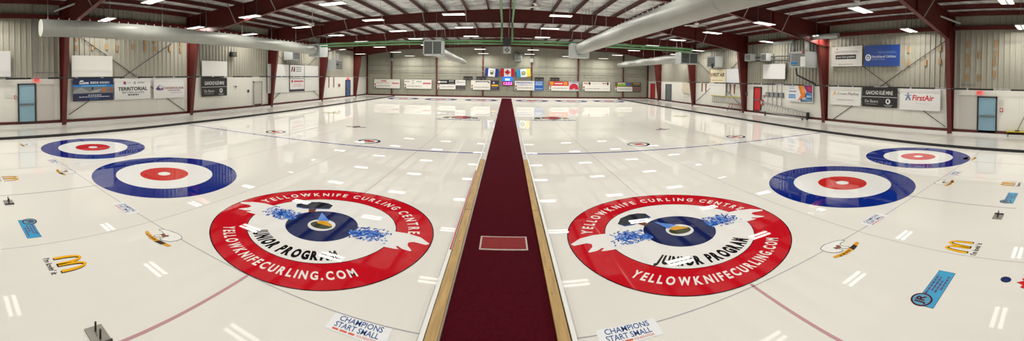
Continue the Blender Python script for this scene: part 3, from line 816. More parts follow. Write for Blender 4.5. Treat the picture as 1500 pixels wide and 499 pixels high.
# fourth bay
Sign('L', 22.6, 25.55, 1.10, 3.48, (226,225,220), 'large blank white panel left of the far sponsor sign on the left wall', 'board', 'blank_board')
s = Sign('L', 25.66, 28.06, 1.13, 3.52, (236,234,232), 'tall white sponsor sign with red mark between blank panels on the left wall', frame=(70,60,58))
s.poly([(0.08,0.74),(0.16,0.92),(0.24,0.92),(0.16,0.74)],(150,40,44),'red_mark',2); s.poly([(0.22,0.74),(0.30,0.92),(0.34,0.92),(0.34,0.74)],(60,40,44),'red_mark',2)
for v in (0.90,0.83,0.76): s.dash(0.42,0.78,v,0.035,(120,120,124))
s.rect(0,1,0.485,0.50,(60,60,70),'rule'); s.disc(0.16,0.38,0.13,(200,60,84)); s.dash(0.28,0.92,0.375,0.06,(200,60,84)); s.dash(0.25,0.8,0.26,0.02,(210,120,140)); s.dash(0.2,0.85,0.2,0.02,(210,120,140)); s.rect(0,1,0,0.08,(40,44,60),'dark_base')
Sign('L', 28.12, 30.62, 1.10, 3.50, (228,227,222), 'large blank white panel right of the far sponsor sign on the left wall', 'board', 'blank_board')

# right wall
def rs(a0, a1, *k, **kw): return Sign('R', a0, a1, *k, **kw)
s = rs(14.14, 11.79, 1.20, 2.37, (238,236,230), 'white sign with yellow triangle mark beside the second post on the right wall')
s.text('Crowe MacKay', 0.25,0.94,0.50,0.68,(56,54,58),0.0); s.dash(0.24,0.78,0.28,0.05,(186,184,184)); s.poly([(0.10,0.52),(0.21,0.52),(0.155,0.76)],(236,176,60),'triangle_mark',2); s.disc(0.155,0.56,0.045,(246,232,200),'triangle_mark',3)
gahcho('R', 11.70, 9.32, 1.20, 2.38, 'black mine sign with white lettering hung on the right wall')
s = rs(9.16, 6.70, 1.14, 2.36, (238,236,233), 'white airline sign with red lettering on the right wall')
s.text('FirstAir', 0.32,0.84,0.44,0.70,(206,28,46),0.022,shear=0.14); s.text('Fly the Arctic', 0.42,0.76,0.25,0.35,(214,206,208),0.0)
s.rect(0.13,0.30,0.66,0.69,(100,128,176),'figure_mark',2); s.disc(0.215,0.75,0.05,(100,128,176),'figure_mark'); s.poly([(0.19,0.67),(0.245,0.67),(0.29,0.44),(0.245,0.44),(0.215,0.56),(0.185,0.44),(0.14,0.44)],(128,140,168),'figure_mark',2)
s = rs(14.12, 11.78, 3.62, 4.86, (228,224,216), 'white sign with black lettered bar, upper row on the right wall')
s.rect(0.15,0.82,0.36,0.58,(22,20,22),'black_bar'); s.text('great slave graphics', 0.19,0.78,0.40,0.53,(236,232,230),0.0)
s.dash(0.14,0.86,0.76,0.03,(140,136,132)); s.dash(0.12,0.9,0.70,0.03,(140,136,132)); s.dash(0.25,0.72,0.10,0.03,(140,136,132)); s.disc(0.2,0.87,0.06,(150,146,142)); s.disc(0.22,0.47,0.24,(196,60,70),'red_swirl',3,0.225,0.3,0.6,3.6); s.disc(0.22,0.47,0.34,(196,60,70),'red_swirl',3,0.328,0.25,1.2,2.6)
s = rs(11.60, 9.22, 3.60, 4.84, (22,62,140), 'royal blue utility company sign, upper row on the right wall')
s.disc(0.115,0.42,0.20,(232,236,242),'round_mark',2,0.13); s.disc(0.115,0.42,0.13,(70,84,120),'round_mark',2); s.disc(0.115,0.42,0.07,(232,236,242),'round_mark',3); s.rect(0.10,0.13,0.27,0.40,(232,236,242),'round_mark',3)
s.text('Northland Utilities', 0.22,0.90,0.40,0.52,(214,222,236),0.006); s.text('An ATCO Company', 0.22,0.60,0.29,0.36,(160,180,214),0.006); s.dash(0.38,0.88,0.68,0.04,(90,124,184)); s.dash(0.42,0.92,0.62,0.03,(90,124,184))
s = rs(18.02, 15.62, 1.22, 2.38, (238,238,240), 'white, orange and purple patterned sign on the right wall beside the heater')
s.poly([(0.43,1),(0.64,1),(0.76,0.42),(0.70,0.28),(0.42,0.05),(0.55,0.38)],(232,124,36),'orange_shape',1); s.poly([(0.50,1),(0.62,1),(0.70,0.6),(0.62,0.5)],(246,160,60),'orange_shape',2)
s.poly([(0.64,1),(0.98,1),(0.98,0.50),(0.76,0.62)],(120,36,110),'purple_shape',1); s.poly([(0.78,0.95),(0.95,0.9),(0.95,0.6),(0.80,0.72)],(206,30,84),'pink_shape',2)
s.poly([(0.76,0.62),(0.98,0.48),(0.98,0.10),(0.70,0.28)],(40,120,186),'blue_shape',1); s.poly([(0.52,0.17),(0.98,0.26),(0.98,0.06),(0.55,0.02)],(30,84,130),'navy_band',2)
s.dash(0.06,0.34,0.385,0.11,(60,140,206)); s.dash(0.06,0.34,0.25,0.11,(60,140,206)); s.dash(0.08,0.36,0.61,0.09,(120,124,140)); s.dash(0.08,0.3,0.90,0.06,(190,194,200)); s.dash(0.08,0.3,0.78,0.06,(190,194,200)); s.text('GO', 0.78,0.94,0.28,0.40,(240,240,244),0.02,lay=3); s.dash(0.60,0.94,0.14,0.05,(180,210,230),lay=3)
Sign('R', 20.75, 18.26, 2.76, 3.92, (240,238,236), 'blank white board with grey frame above the electrical boxes on the right wall', 'board', 'blank_board', frame=(150,150,146))
s = rs(28.14, 25.68, 2.40, 3.60, (246,232,196), 'cream airline sign with black lettering at the far right wall')
s.text('FIRST AIR', 0.13,0.94,0.46,0.74,(36,30,34),0.025,shear=0.1); s.dash(0.1,0.82,0.18,0.05,(200,180,130)); s.rect(0.03,0.09,0.46,0.74,(200,60,40),'red_mark',2)
Sign('R', 28.14, 25.68, 1.24, 2.37, (240,238,230), 'blank white board below the cream airline sign on the right wall', 'board', 'blank_board')
Sign('R', 25.60, 23.50, 2.42, 3.62, (236,236,238), 'blank white board right of the cream airline sign on the right wall', 'board', 'blank_board')
Sign('R', 33.7, 31.8, 1.2, 2.38, (226,214,190), 'plain cream board between far posts on the right wall', 'board', 'blank_board')

# rails along the walls that the signs hang from
def rail(x, y0, y1, z, s, label):
    t = thing('hanging_rail', label, 'rail', (x, 0, z))
    MB().tube((0,y0,0), (0,y1,0), 0.022, 8).build('rail_pipe', GREY, t)
    rr = random.Random(3+int(x)); y = y0+0.4; mb = MB()
    while y < y1-1:
        l = rr.uniform(0.6, 1.5); mb.tube((0,y,0), (0,y+l,0), 0.045, 8); y += l+rr.choice((0.12, 0.2, 0.9))
        if y > 31: break
    mb.build_each('rail_sleeve', BLACK, t)
rail(WL+0.62, 1.0, 43.2, 2.45, 1, 'thin rail with black sleeves along the left wall')
rail(WR-0.62, 1.0, 43.2, 2.38, -1, 'thin rail with black sleeves along the right wall')
for z, lb in ((3.95, 'upper'), (3.25, 'middle'), (2.95, 'lower')):
    tag(MB().tube((WL+0.2,D-0.19,z), (WR-0.2,D-0.19,z), 0.022, 6).build('wall_conduit', GREY), lb + ' grey conduit running across the far wall', 'pipe')

# ---- scoreboards on the far wall
def scoreboard(x0, x1, label, face, split=1.0, bg=(240,236,226)):
    s = Sign('E', x0, x1, 1.00, 2.20, bg, label, 'scoreboard', 'scoreboard', 'scoreboards on the far wall', off=0.18, th=0.05, frame=(150,146,138))
    u1 = split
    s.rect(0.01,u1-0.01,0.04,0.48,(244,240,230),'score_strip')
    s.disc(0.05,0.42,0.10,(180,40,40),'red_button',2); s.disc(0.05,0.12,0.10,(40,40,44),'black_button',2); s.dash(0.03,0.09,0.27,0.05,(120,60,60))
    s.text('1 2 3 4 5 6 7 8 9 10 11', 0.11,u1*0.92 if split < 1 else 0.64,0.20,0.34,(44,42,46),0.02,'score_numbers',3)
    face(s)
def f1(s):
    s.dash(0.28,0.48,0.80,0.12,(206,60,66)); s.dash(0.10,0.58,0.60,0.05,(214,110,110)); s.dash(0.70,0.95,0.55,0.13,(206,60,66))
def f2(s):
    s.dash(0.03,0.20,0.76,0.10,(150,146,146)); s.dash(0.28,0.38,0.86,0.08,(150,146,146)); s.dash(0.30,0.36,0.62,0.20,(190,186,186)); s.dash(0.46,0.64,0.76,0.10,(150,146,146)); s.dash(0.69,0.96,0.58,0.15,(206,50,86))
def f3(s):
    s.rect(0.0,0.64,0.52,1.0,(30,29,32),'black_panel'); s.rect(0.65,1.0,0.42,1.0,(240,238,232),'white_panel'); s.rect(0.65,1.0,0.0,0.42,(56,48,52),'dark_panel')
    s.disc(0.06,0.76,0.15,(236,234,232)); s.dash(0.10,0.34,0.76,0.14,(214,212,210)); s.dash(0.42,0.60,0.86,0.10,(190,190,190)); s.dash(0.42,0.60,0.62,0.05,(150,150,150)); s.disc(0.72,0.76,0.14,(60,80,70),'emblem',2,0.10); s.dash(0.76,0.97,0.74,0.07,(120,124,122)); s.dash(0.68,0.98,0.28,0.06,(130,124,126)); s.dash(0.70,0.96,0.12,0.06,(130,124,126))
def f4(s):
    s.rect(0.69,1.0,0.0,1.0,(46,38,58),'dark_panel'); s.rect(0.73,0.96,0.38,0.56,(236,190,40),'yellow_bar',2); s.disc(0.81,0.74,0.12,(200,190,210)); s.dash(0.74,0.92,0.22,0.10,(130,124,140))
    s.dash(0.17,0.62,0.84,0.11,(70,76,84)); s.disc(0.64,0.78,0.09,(60,60,66),'emblem',2)
def f5(s):
    s.rect(0.68,1.0,0.0,1.0,(26,96,180),'blue_panel'); s.dash(0.06,0.62,0.79,0.16,(130,148,186))
    s.poly([(0.04,0.52),(0.25,0.60),(0.62,0.56),(0.62,0.54),(0.25,0.55)],(70,110,190),'wave_mark',2)
    for v, h in ((0.86,0.07),(0.72,0.07),(0.60,0.09),(0.20,0.07)): s.dash(0.72,0.96,v,h,(190,214,240))
def f6(s):
    s.rect(0.0,0.66,0.52,1.0,(206,28,36),'red_panel'); s.text('m',0.04,0.15,0.60,0.92,(246,186,40),0.03); s.text('m',0.50,0.61,0.60,0.92,(246,186,40),0.03); s.dash(0.19,0.46,0.75,0.14,(246,226,220))
    s.rect(0.67,1.0,0.0,1.0,(200,202,206),'grey_panel'); s.disc(0.835,0.30,0.56,(204,30,56),'red_disc',2,0,1,-0.3,pi+0.3); s.disc(0.835,0.20,0.11,(240,236,236),'disc_hub',3); s.disc(0.835,0.20,0.06,(30,26,30),'disc_hub',4); s.dash(0.70,0.97,0.88,0.09,(120,130,160))
def f7(s):
    for u in (0.25, 0.905): s.poly([(u-0.045,0.82),(u,0.60),(u+0.045,0.82),(u,1.0)],(90,40,40),'diamond_mark',2)
    s.dash(0.04,0.20,0.82,0.11,(170,84,80)); s.dash(0.35,0.66,0.80,0.05,(190,180,160)); s.dash(0.71,0.86,0.82,0.11,(170,84,80)); s.dash(0.70,0.94,0.27,0.04,(150,140,140))
def f8(s):
    s.rect(0.0,0.67,0.52,1.0,(130,86,40),'brown_panel'); s.rect(0.10,0.42,0.60,0.78,(130,196,40),'green_block',2); s.dash(0.11,0.40,0.87,0.13,(226,226,214)); s.disc(0.51,0.78,0.17,(34,110,196),'blue_oval',2,0,1.9); s.rect(0.67,1.0,0.0,1.0,(64,44,44),'dark_panel'); s.rect(0.69,0.97,0.10,0.50,(150,112,106),'mauve_panel',2); s.dash(0.70,0.96,0.86,0.12,(196,176,90)); s.dash(0.70,0.97,0.68,0.10,(120,124,100)); s.dash(0.7,0.95,0.3,0.06,(110,80,80))
scoreboard(-16.75, -13.22, 'white scoreboard with red lettering, farthest left on the far wall', f1)
scoreboard(-12.70, -9.12, 'white scoreboard with pink lettering at its right end on the far wall', f2)
scoreboard(-8.42, -4.90, 'scoreboard with a black header and black lower corner on the far wall', f3, 0.64)
scoreboard(-4.28, -0.80, 'scoreboard with a dark end panel crossed by a yellow bar', f4, 0.69)
scoreboard(1.06, 4.62, 'scoreboard with a solid blue end panel right of the carpet', f5, 0.68)
scoreboard(5.26, 8.98, 'scoreboard with a red header and red disc end panel', f6, 0.66)
scoreboard(9.46, 13.05, 'white scoreboard with two dark diamond marks', f7)
scoreboard(13.66, 17.22, 'scoreboard with brown, green and blue header at the far right', f8, 0.67)
for k, (x, lb) in enumerate(((-4.62, 'above the scoreboard with the black header'), (-3.02, 'above the scoreboard with the yellow bar'), (4.05, 'above the blue scoreboard panel'), (5.98, 'above the red scoreboard header'))):
    t = thing('digital_timer', 'small black digital timer ' + lb, 'clock', (x, D-0.16, 2.42), 0, 'digital timers')
    MB().box(-0.56,0.56,-0.1,0,-0.19,0.19).build('casing', BLACK, t)
    for c in (-0.28, 0.28):
        mb = MB()
        for q in range(4): mb.box(c-0.18+q*0.1, c-0.13+q*0.1, -0.106, -0.1, -0.10, -0.02)
        mb.build_each('digits', mat((150, 140, 136), 0.5), t)
s = Sign('E', -0.42, 0.82, 1.55, 2.62, (24,24,30), 'digital clock with magenta digits under a blue panel at the end of the carpet', 'clock', 'digital_clock', off=0.16, th=0.08)
s.rect(0.0,1.0,0.52,1.0,(22,104,226),'blue_panel',1,1.1); s.rect(0.26,0.72,0.60,0.82,(214,236,255),'white_patch',2,1.0); s.rect(0.02,0.98,0.03,0.48,(120,8,70),'screen',1,0.6); s.text('12:53',0.12,0.94,0.10,0.42,(255,120,220),0.03,'digits',2,emit=1.6)

# ---- flags on a cord
def flag(x0, x1, zc, tilt, label, stripes, extra):
    t = thing('flag', label, 'flag', ((x0+x1)/2, D-0.28, zc), 0, 'flags on the far wall')
    t.rotation_euler = (0, tilt, 0)
    w = x1-x0; h = 0.98
    for a, b, c in stripes:
        mb = MB(); N = 6; vs = []
        for i in range(N+1):
            u = a+(b-a)*i/N; vs += [((u-0.5)*w, 0.04*sin(u*9), -h/2), ((u-0.5)*w, 0.04*sin(u*9), h/2)]
        mb.add(vs, [(2*i, 2*i+2, 2*i+3, 2*i+1) for i in range(N)]); mb.build('stripe', mat(c, 0.8), t)
    extra(t)
def put(mb, c, t, name, d=-0.06):
    mb.xf(STAND); mb.xf(Matrix.Translation((0,d,0))); mb.build(name, mat(c, 0.8), t)
def leaf(t):
    P = [(0,0.40),(0.07,0.27),(0.14,0.31),(0.11,0.12),(0.20,0.20),(0.22,0.14),(0.33,0.16),(0.29,0.06),(0.33,0.03),(0.14,-0.14),(0.16,-0.20),(0.01,-0.18),(0.01,-0.36),(-0.01,-0.36),(-0.01,-0.18),(-0.16,-0.20),(-0.14,-0.14),(-0.33,0.03),(-0.29,0.06),(-0.33,0.16),(-0.22,0.14),(-0.20,0.20),(-0.11,0.12),(-0.14,0.31),(-0.07,0.27)]
    put(MB().poly([(x*1.05,y*1.05) for x,y in P][::-1]), (190, 26, 44), t, 'maple_leaf')
def shield(t):
    put(MB().poly([(-0.2,0.24),(-0.2,-0.05),(-0.1,-0.2),(0,-0.26),(0.1,-0.2),(0.2,-0.05),(0.2,0.24)]), (120, 84, 60), t, 'shield', -0.06)
    put(MB().poly([(-0.16,0.2),(-0.16,0.06),(0.16,0.06),(0.16,0.2)]), (214, 214, 206), t, 'shield_top', -0.065)
    put(MB().poly([(-0.16,0.04),(-0.12,-0.12),(0,-0.2),(0.0,0.04)]), (60, 120, 70), t, 'shield_field', -0.065)
def crest(t):
    put(MB().ring(0, 0.25, 0, 24), (110, 150, 130), t, 'crest', -0.06)
    put(MB().ring(0, 0.14, 0, 20), (196, 170, 80), t, 'crest_centre', -0.065)
flag(-2.55, -0.92, 3.12, 0.08, 'blue, white and blue flag with a shield, left of the three on the far wall', [(0,0.24,(34,52,130)),(0.24,0.76,(228,228,230)),(0.76,1,(34,52,130))], shield)
flag(-0.66, 1.02, 3.14, 0.0, 'red and white maple leaf flag above the digital clock', [(0,0.25,(186,28,44)),(0.25,0.75,(232,230,230)),(0.75,1,(186,28,44))], leaf)
flag(1.30, 2.98, 3.12, -0.09, 'light blue, white and yellow flag, right of the three on the far wall', [(0,0.27,(44,140,196)),(0.27,0.72,(230,232,232)),(0.72,1,(236,206,60))], crest)
tag(MB().path([(-2.8,D-0.24,3.72),(-0.8,D-0.24,3.58),(1.15,D-0.24,3.58),(3.1,D-0.24,3.74)], 0.012, 6).build('bunting_line', DKGREY), 'thin cord the three flags hang from on the far wall', 'cord')

# ------------------------------------------------------------------ doors (structure) with exit signs
def door(n, wall, a0, a1, z0, z1, c, fr, bar=True, glass=False):
    w = abs(a1-a0); h = z1-z0; ac = (a0+a1)/2
    if wall == 'L': loc, rot = (WL+0.03, ac, z0), pi/2
    elif wall == 'R': loc, rot = (WR-0.03, ac, z0), -pi/2
    mb = MB()
    mb.box(-w/2, w/2, -0.05, 0, 0, h)
    o = mb.build('door_%d' % n, mat(c, 0.4, noise=0.05, nscale=1.5), None, loc, rot); o['kind'] = 'structure'
    f = MB()
    f.box(-w/2-0.07, -w/2, -0.09, 0, 0, h+0.07); f.box(w/2, w/2+0.07, -0.09, 0, 0, h+0.07); f.box(-w/2-0.07, w/2+0.07, -0.09, 0, h, h+0.07)
    f.build('door_frame', mat(fr, 0.5), o)
    if bar:
        MB().box(-w*0.45, w*0.45, -0.12, -0.06, h*0.5-0.04, h*0.5+0.04).build('push_bar', mat((120,126,128), 0.35, 0.5), o)
    else:
        MB().tube((w*0.38,-0.12,h*0.48),(w*0.38,-0.05,h*0.48),0.03,10).build('door_handle', STEEL, o)
    MB().box(-w/2, w/2, -0.06, -0.05, 0, 0.12).build('kick_strip', mat((60,30,28), 0.5), o)
    return o
door(1, 'L', 3.78, 4.60, 0.12, 2.12, (150, 188, 204), (50, 46, 44))
door(2, 'L', 21.05, 21.95, 0.2, 2.0, (206, 203, 194), (180, 176, 168), bar=False)
door(3, 'L', 37.3, 38.4, 0.15, 2.02, (70, 96, 140), (50, 60, 84))
door(4, 'R', 4.60, 3.68, 0.02, 1.95, (140, 176, 194), (40, 36, 36))
door(5, 'R', 21.88, 21.10, 0.2, 2.08, (206, 34, 36), (40, 34, 34))
door(6, 'R', 42.5, 41.3, 0.12, 2.04, (196, 40, 40), (150, 60, 56), bar=False)
door(7, 'R', 38.0, 36.7, 0.10, 2.04, (104, 110, 112), (80, 84, 84), bar=False)
struct(MB().box(WL+0.02, WL+0.05, 4.72, 5.62, 0.15, 2.12), 'door_8', mat((214, 208, 200), 0.5))
struct(MB().box(WR-0.05, WR-0.02, 4.70, 5.66, 0.15, 2.04), 'door_9', mat((206, 202, 194), 0.5))
def exit_sign(wall, a, z, w, h, label):
    s = Sign(wall, a-w/2 if wall == 'L' else a+w/2, a+w/2 if wall == 'L' else a-w/2, z-h/2, z+h/2, (240,150,146), label, 'exit sign', 'exit_sign', off=0.06, th=0.06, m=mat((238,120,116), 0.4, emit=0.55))
    s.text('EXIT', 0.14, 0.86, 0.2, 0.8, (196,24,30), 0.03)
exit_sign('L', 4.72, 2.36, 0.36, 0.24, 'red lit exit sign above the pale blue door on the left')
exit_sign('R', 4.55, 2.20, 0.36, 0.22, 'red lit exit sign above the pale blue door on the right')
exit_sign('L', 37.85, 2.25, 0.6, 0.22, 'small red exit sign above the far blue door on the left')

def bx(wall, a, z, w, h, d, c, name, label, cat, det=None):
    sx = 1 if wall == 'L' else -1
    X = WL if wall == 'L' else WR
    t = thing(name, label, cat, (X+sx*0.03, a, z), pi/2 if wall == 'L' else -pi/2)
    MB().box(-w/2,w/2,-d,0,-h/2,h/2).build('casing', mat(c, 0.45), t)
    if det: MB().box(-w*0.3,w*0.3,-d-0.01,-d,-h*0.3,h*0.3).build('face_plate', mat(det, 0.45), t)
    return t
bx('L', 3.58, 1.50, 0.11, 0.16, 0.05, (190,40,40), 'fire_alarm_pull', 'small red fire alarm pull beside the blue door on the left', 'alarm', (230,220,216))
bx('R', 3.38, 1.33, 0.16, 0.20, 0.05, (190,36,40), 'fire_alarm_pull', 'small red fire alarm pull right of the pale blue door', 'alarm', (230,220,216))
bx('L', 3.22, 1.58, 0.30, 0.22, 0.01, (236,236,232), 'notice_paper', 'white notice paper on the left wall beside the fire alarm', 'notice', (222,222,220))
bx('R', 3.40, 1.72, 0.24, 0.30, 0.01, (226,224,218), 'notice_paper', 'white notice paper above the fire alarm on the right wall', 'notice', (214,212,208))
bx('L', 20.4, 1.35, 0.16, 0.2, 0.06, (120,40,40), 'call_box', 'small dark red box beside the white door on the left wall', 'box', (70,50,50))
bx('L', 19.0, 1.72, 0.30, 0.16, 0.04, (230,230,226), 'emergency_lamp', 'small white emergency lamp on the left wall after the black sign', 'lamp', (60,60,60))
bx('R', 22.9, 1.55, 0.22, 0.34, 0.08, (70,72,72), 'control_box', 'small dark control box left of the red door on the right wall', 'box', (130,130,128))
bx('R', 20.75, 1.45, 0.22, 0.18, 0.06, (150,60,60), 'call_box', 'small red box right of the red door on the right wall', 'box', (230,200,196))
bx('R', 20.9, 0.95, 0.2, 0.42, 0.14, (170,30,30), 'fire_extinguisher_box', 'red fire extinguisher box beside the red door', 'extinguisher', (210,200,196))
bx('L', 31.9, 1.05, 0.3, 0.2, 0.1, (214,212,206), 'junction_box', 'small pale junction box low on the far left wall', 'box', (190,188,182))
bx('L', 35.6, 1.5, 0.3, 0.3, 0.1, (140,70,60), 'call_box', 'small brown box on the left wall before the far blue door', 'box', (190,150,140))
# electrical boxes with conduits
for k in range(4):
    y = 20.25 - k*0.5
    t = bx('R', y, 1.60, 0.38, 0.34, 0.14, (122,124,124), 'electrical_box', '%s grey electrical box from the red door on the right wall' % ('first', 'second', 'third', 'fourth')[k], 'electrical box', (146,148,146))
    MB().tube((0,-0.06,0.17),(0,-0.06,0.85),0.02,6).build('conduit', GREY, t); MB().tube((0,-0.06,-0.17),(0,-0.06,-0.85),0.02,6).build('conduit', GREY, t)
pipe([(WR-0.1,20.5,2.5),(WR-0.1,18.4,2.5)], 0.02, GREY, 'grey conduit above the four electrical boxes on the right wall', 'wall_conduit')
pipe([(WR-0.25,22.3,4.45),(WR-0.25,21.4,4.45),(WR-0.25,15.6,4.45)], 0.05, DKGREY, 'upper dark pipe along the right wall above the blank white board', 'wall_pipe')
pipe([(WR-0.25,22.1,4.18),(WR-0.25,15.6,4.12)], 0.05, DKGREY, 'lower dark pipe along the right wall above the blank white board', 'wall_pipe')
for y, lb in ((19.6, 'left'), (17.9, 'right')):
    pipe([(WR-0.18,y,4.0),(WR-0.18,y,4.65)], 0.04, DKGREY, 'short dark upright pipe bracket, %s one, on the right wall pipes' % lb, 'pipe_bracket')
def heater(wall, a, z, w, h, d, label, off=0.5, fan=True):
    X = WL+off if wall == 'L' else WR-off
    t = thing('unit_heater', label, 'heater', (X, a, z), pi/2 if wall == 'L' else -pi/2)
    MB().box(-w/2,w/2,-d/2,d/2,-h/2,h/2).build('casing', STEEL, t)
    mb = MB()
    for k in range(8): mb.box(-w*0.42,w*0.42,-d/2-0.02,-d/2,-h*0.4+k*h*0.1,-h*0.4+k*h*0.1+h*0.05)
    mb.build('louvre', DKGREY, t)
    rd = MB()
    for s in (-1, 1): rd.tube((s*w*0.4,0,h/2),(s*w*0.4,0,roof_z(X)-z),0.012,6)
    rd.build_each('hanger_rod', DKGREY, t)
    return t
t = heater('R', 15.45, 4.0, 1.35, 1.0, 1.1, 'large grey unit heater hanging on the right wall by the second post', 1.4)
MB().tube((0.45,-0.2,0.5),(0.45,-0.2,1.35),0.16,14).build('flue_pipe', WHITE, t, smooth=True)
MB().tube((0.45,-0.2,1.35),(2.9,-0.2,1.35),0.16,14).build('flue_pipe', STEEL, t, smooth=True)
MB().tube((-0.7,-0.2,0.5),(-0.7,-0.2,1.2),0.12,12).tube((-0.7,-0.2,1.2),(-2.6,-0.2,1.2),0.12,12).build('flue_pipe', STEEL, t, smooth=True)
MB().box(-0.6,-0.05,-0.575,-0.55,-0.32,-0.14).build('maker_plate', mat((40,120,180), 0.4), t)
MB().box(0.25,0.66,-0.58,-0.55,-0.45,0.15).build('white_panel', WHITE, t)
MB().box(0.40,0.55,-0.60,-0.55,0.36,0.5).build('red_cap', mat((190,40,36), 0.4), t)
t = tag(MB().path([(WR-1.1,16.4,3.5),(WR-1.0,16.4,3.05),(WR-0.3,15.3,2.45)],0.05,8).build('support_bracket', BLACK), 'black angled bracket under the large unit heater on the right wall', 'bracket')
t = heater('L', 32.3, 3.65, 1.6, 1.05, 1.0, 'silver unit heater with white bent flue on the far left wall', 1.2)
MB().path([(-0.2,0,0.5),(-0.2,0,1.5),(-1.2,0,1.5)],0.13,12).build('flue_pipe', WHITE, t)
MB().path([(0.5,0,0.5),(0.5,0,1.2)],0.09,12).build('flue_pipe', WHITE, t)
MB().box(-0.6,-0.2,-0.515,-0.5,-0.1,0.1).build('maker_plate', BLACK, t)
t = heater('L', 25.2, 4.30, 1.2, 0.9, 0.9, 'dark grey fan heater under the left duct near the third post', 0.8)
t = heater('R', 26.6, 4.25, 1.3, 0.95, 0.8, 'grey fan heater above the cream airline sign on the right wall', 0.8)
MB().path([(0.4,-0.5,-0.3),(0.7,-0.7,-0.3),(0.7,-0.7,-0.6)],0.09,8).build('elbow', BLACK, t)
t = heater('R', 22.0, 4.45, 0.75, 0.55, 0.5, 'small pale fan box beside the third post on the right wall', 0.5)
t = heater('R', 20.1, 4.40, 0.62, 0.55, 0.5, 'small pale fan box on the pipes right of the third post', 0.5)
bx('L', 18.6, 4.05, 0.45, 0.35, 0.3, (50,52,52), 'wall_speaker', 'small black box under the left duct above the black sign', 'box', (80,80,80))

# ladder lying against the right wall
t = thing('ladder', 'long grey ladder lying on its side along the right wall', 'ladder', (WR-0.30, 0, 0))
a0, a1 = Vector((0,20.9,0.30)), Vector((0.10,20.8,1.0))
b0, b1 = Vector((0,16.1,0.10)), Vector((0.08,16.05,0.50))
m_lad = mat((170,172,172), 0.35, 0.6)
MB().bar(a0,b0,0.035,0.07).build('side_rail', m_lad, t); MB().bar(a1,b1,0.035,0.07).build('side_rail', m_lad, t)
for k in range(17):
    f = (k+0.5)/17; MB().tube(a0.lerp(b0,f), a1.lerp(b1,f), 0.018, 6).build('rung', m_lad, t)
MB().box(-0.05,0.14,15.93,16.05,0.03,0.55).build('foot_pad', BLACK, t)
MB().box(-0.05,0.05,20.2,20.3,0.0,0.32).box(-0.05,0.05,16.4,16.5,0,0.12).build('rest_block', DKGREY, t)
# broom rack
t = thing('broom_rack', 'yellow topped rack of hanging brooms under the cream sign', 'rack', (WR-0.14, 25.5, 1.22), -pi/2)
MB().box(-2.5,2.35,-0.10,0,-0.03,0.03).build('yellow_rail', mat((206,190,60), 0.5), t)
for k in range(26):
    x = -2.3 + k*0.175
    tag(MB().tube((WR-0.20,25.5-x,1.185),(WR-0.20,25.5-x,0.66),0.012,6).box(WR-0.24,WR-0.16,25.5-x-0.05,25.5-x+0.05,0.62,0.66).build('hanging_broom', mat((150,146,138), 0.5)), 'thin grey broom hanging under the yellow rail by the cream sign', 'broom', 'brooms on the rack')
t = thing('cart_frame', 'low red tubular stand on the right walkway under the broom rack', 'stand', (WR-0.55, 24.0, 0))
MB().path([(0,-0.9,0.02),(0,-0.9,0.62),(0,0.5,0.62),(0,0.9,0.02)],0.025,8).path([(0.3,-0.9,0.02),(0.3,-0.9,0.62),(0.3,0.5,0.62),(0.3,0.9,0.02)],0.025,8).build('tube_frame', mat((150,70,60), 0.5), t)
MB().box(-0.02,0.32,-0.9,0.5,0.60,0.64).build('top_bar', mat((170,120,100), 0.5), t)
for k, y in enumerate((24.6, 25.2, 29.2, 29.9)):
    tag(MB().box(WR-0.09,WR-0.04,y-0.04,y+0.04,1.5,2.2).box(WR-0.09,WR-0.04,y-0.12,y+0.12,2.2,2.28).build('wall_hook', mat((150,60,50), 0.5)), 'reddish upright hanger on the right wall, %s from the third post' % ('first', 'second', 'third', 'fourth')[k], 'hanger')
for k, y in enumerate((32.0, 33.2, 34.3)):
    tag(MB().box(WL+0.04,WL+0.09,y-0.04,y+0.04,1.3,2.4).build('wall_hook', mat((150,80,66), 0.5)), 'reddish upright strip on the far left wall, %s after the fourth post' % ('first', 'second', 'third')[k], 'hanger')
# yellow shelf with broom at right edge
t = thing('wall_shelf', 'narrow yellow shelf low on the wall at the right edge of the photo', 'shelf', (WR-0.02, 2.3, 0.26), -pi/2)
MB().box(-0.75,0.9,-0.35,0,-0.02,0.02).build('shelf_board', mat((220,200,50), 0.5), t)
MB().box(-0.7,-0.66,-0.3,0,-0.26,-0.02).box(0.8,0.84,-0.3,0,-0.26,-0.02).build('bracket', DKGREY, t)
t = thing('scraper', 'black handled scraper leaning on the yellow shelf at the right edge', 'tool', (WR-0.25, 2.5, 0.28))
MB().tube((0,0,0.04),(0.14,-0.42,0.95),0.016,8).build('handle', BLACK, t); MB().box(-0.03,0.03,-0.12,0.12,0.0,0.05).build('scraper_head', BLACK, t)

# tan foam patches on the upper metal wall
m_tan = mat((172,134,88), 0.8, noise=0.15)
NUM = ['first','second','third','fourth','fifth','sixth','seventh','eighth','ninth','tenth','eleventh','twelfth','thirteenth','fourteenth','fifteenth']
LP = [(6.95,4.55),(6.95,4.05),(7.9,4.1),(8.75,4.75),(8.75,4.15),(9.35,4.75),(9.4,4.1),(10.45,4.2),(11.3,4.55),(11.3,4.15),(11.95,4.6),(12.0,4.15),(13.1,4.2),(13.95,4.6),(13.95,4.15)]
for k, (y, z) in enumerate(LP):
    tag(MB().box(WL+0.04,WL+0.07,y-0.07,y+0.07,z-0.16,z+0.16).build('insulation_patch', m_tan), '%s tan patch from the near post on the upper left wall' % NUM[k], 'patch', 'tan patches on the left wall')
RP = [(8.75,4.55),(8.75,3.80),(7.7,3.80),(6.85,4.6),(6.85,3.85),(5.3,4.75),(5.3,4.1),(5.28,3.75),(4.62,4.2),(4.6,3.0),(3.75,4.8),(3.75,4.25),(3.8,3.8),(3.8,3.2),(5.3,3.0)]
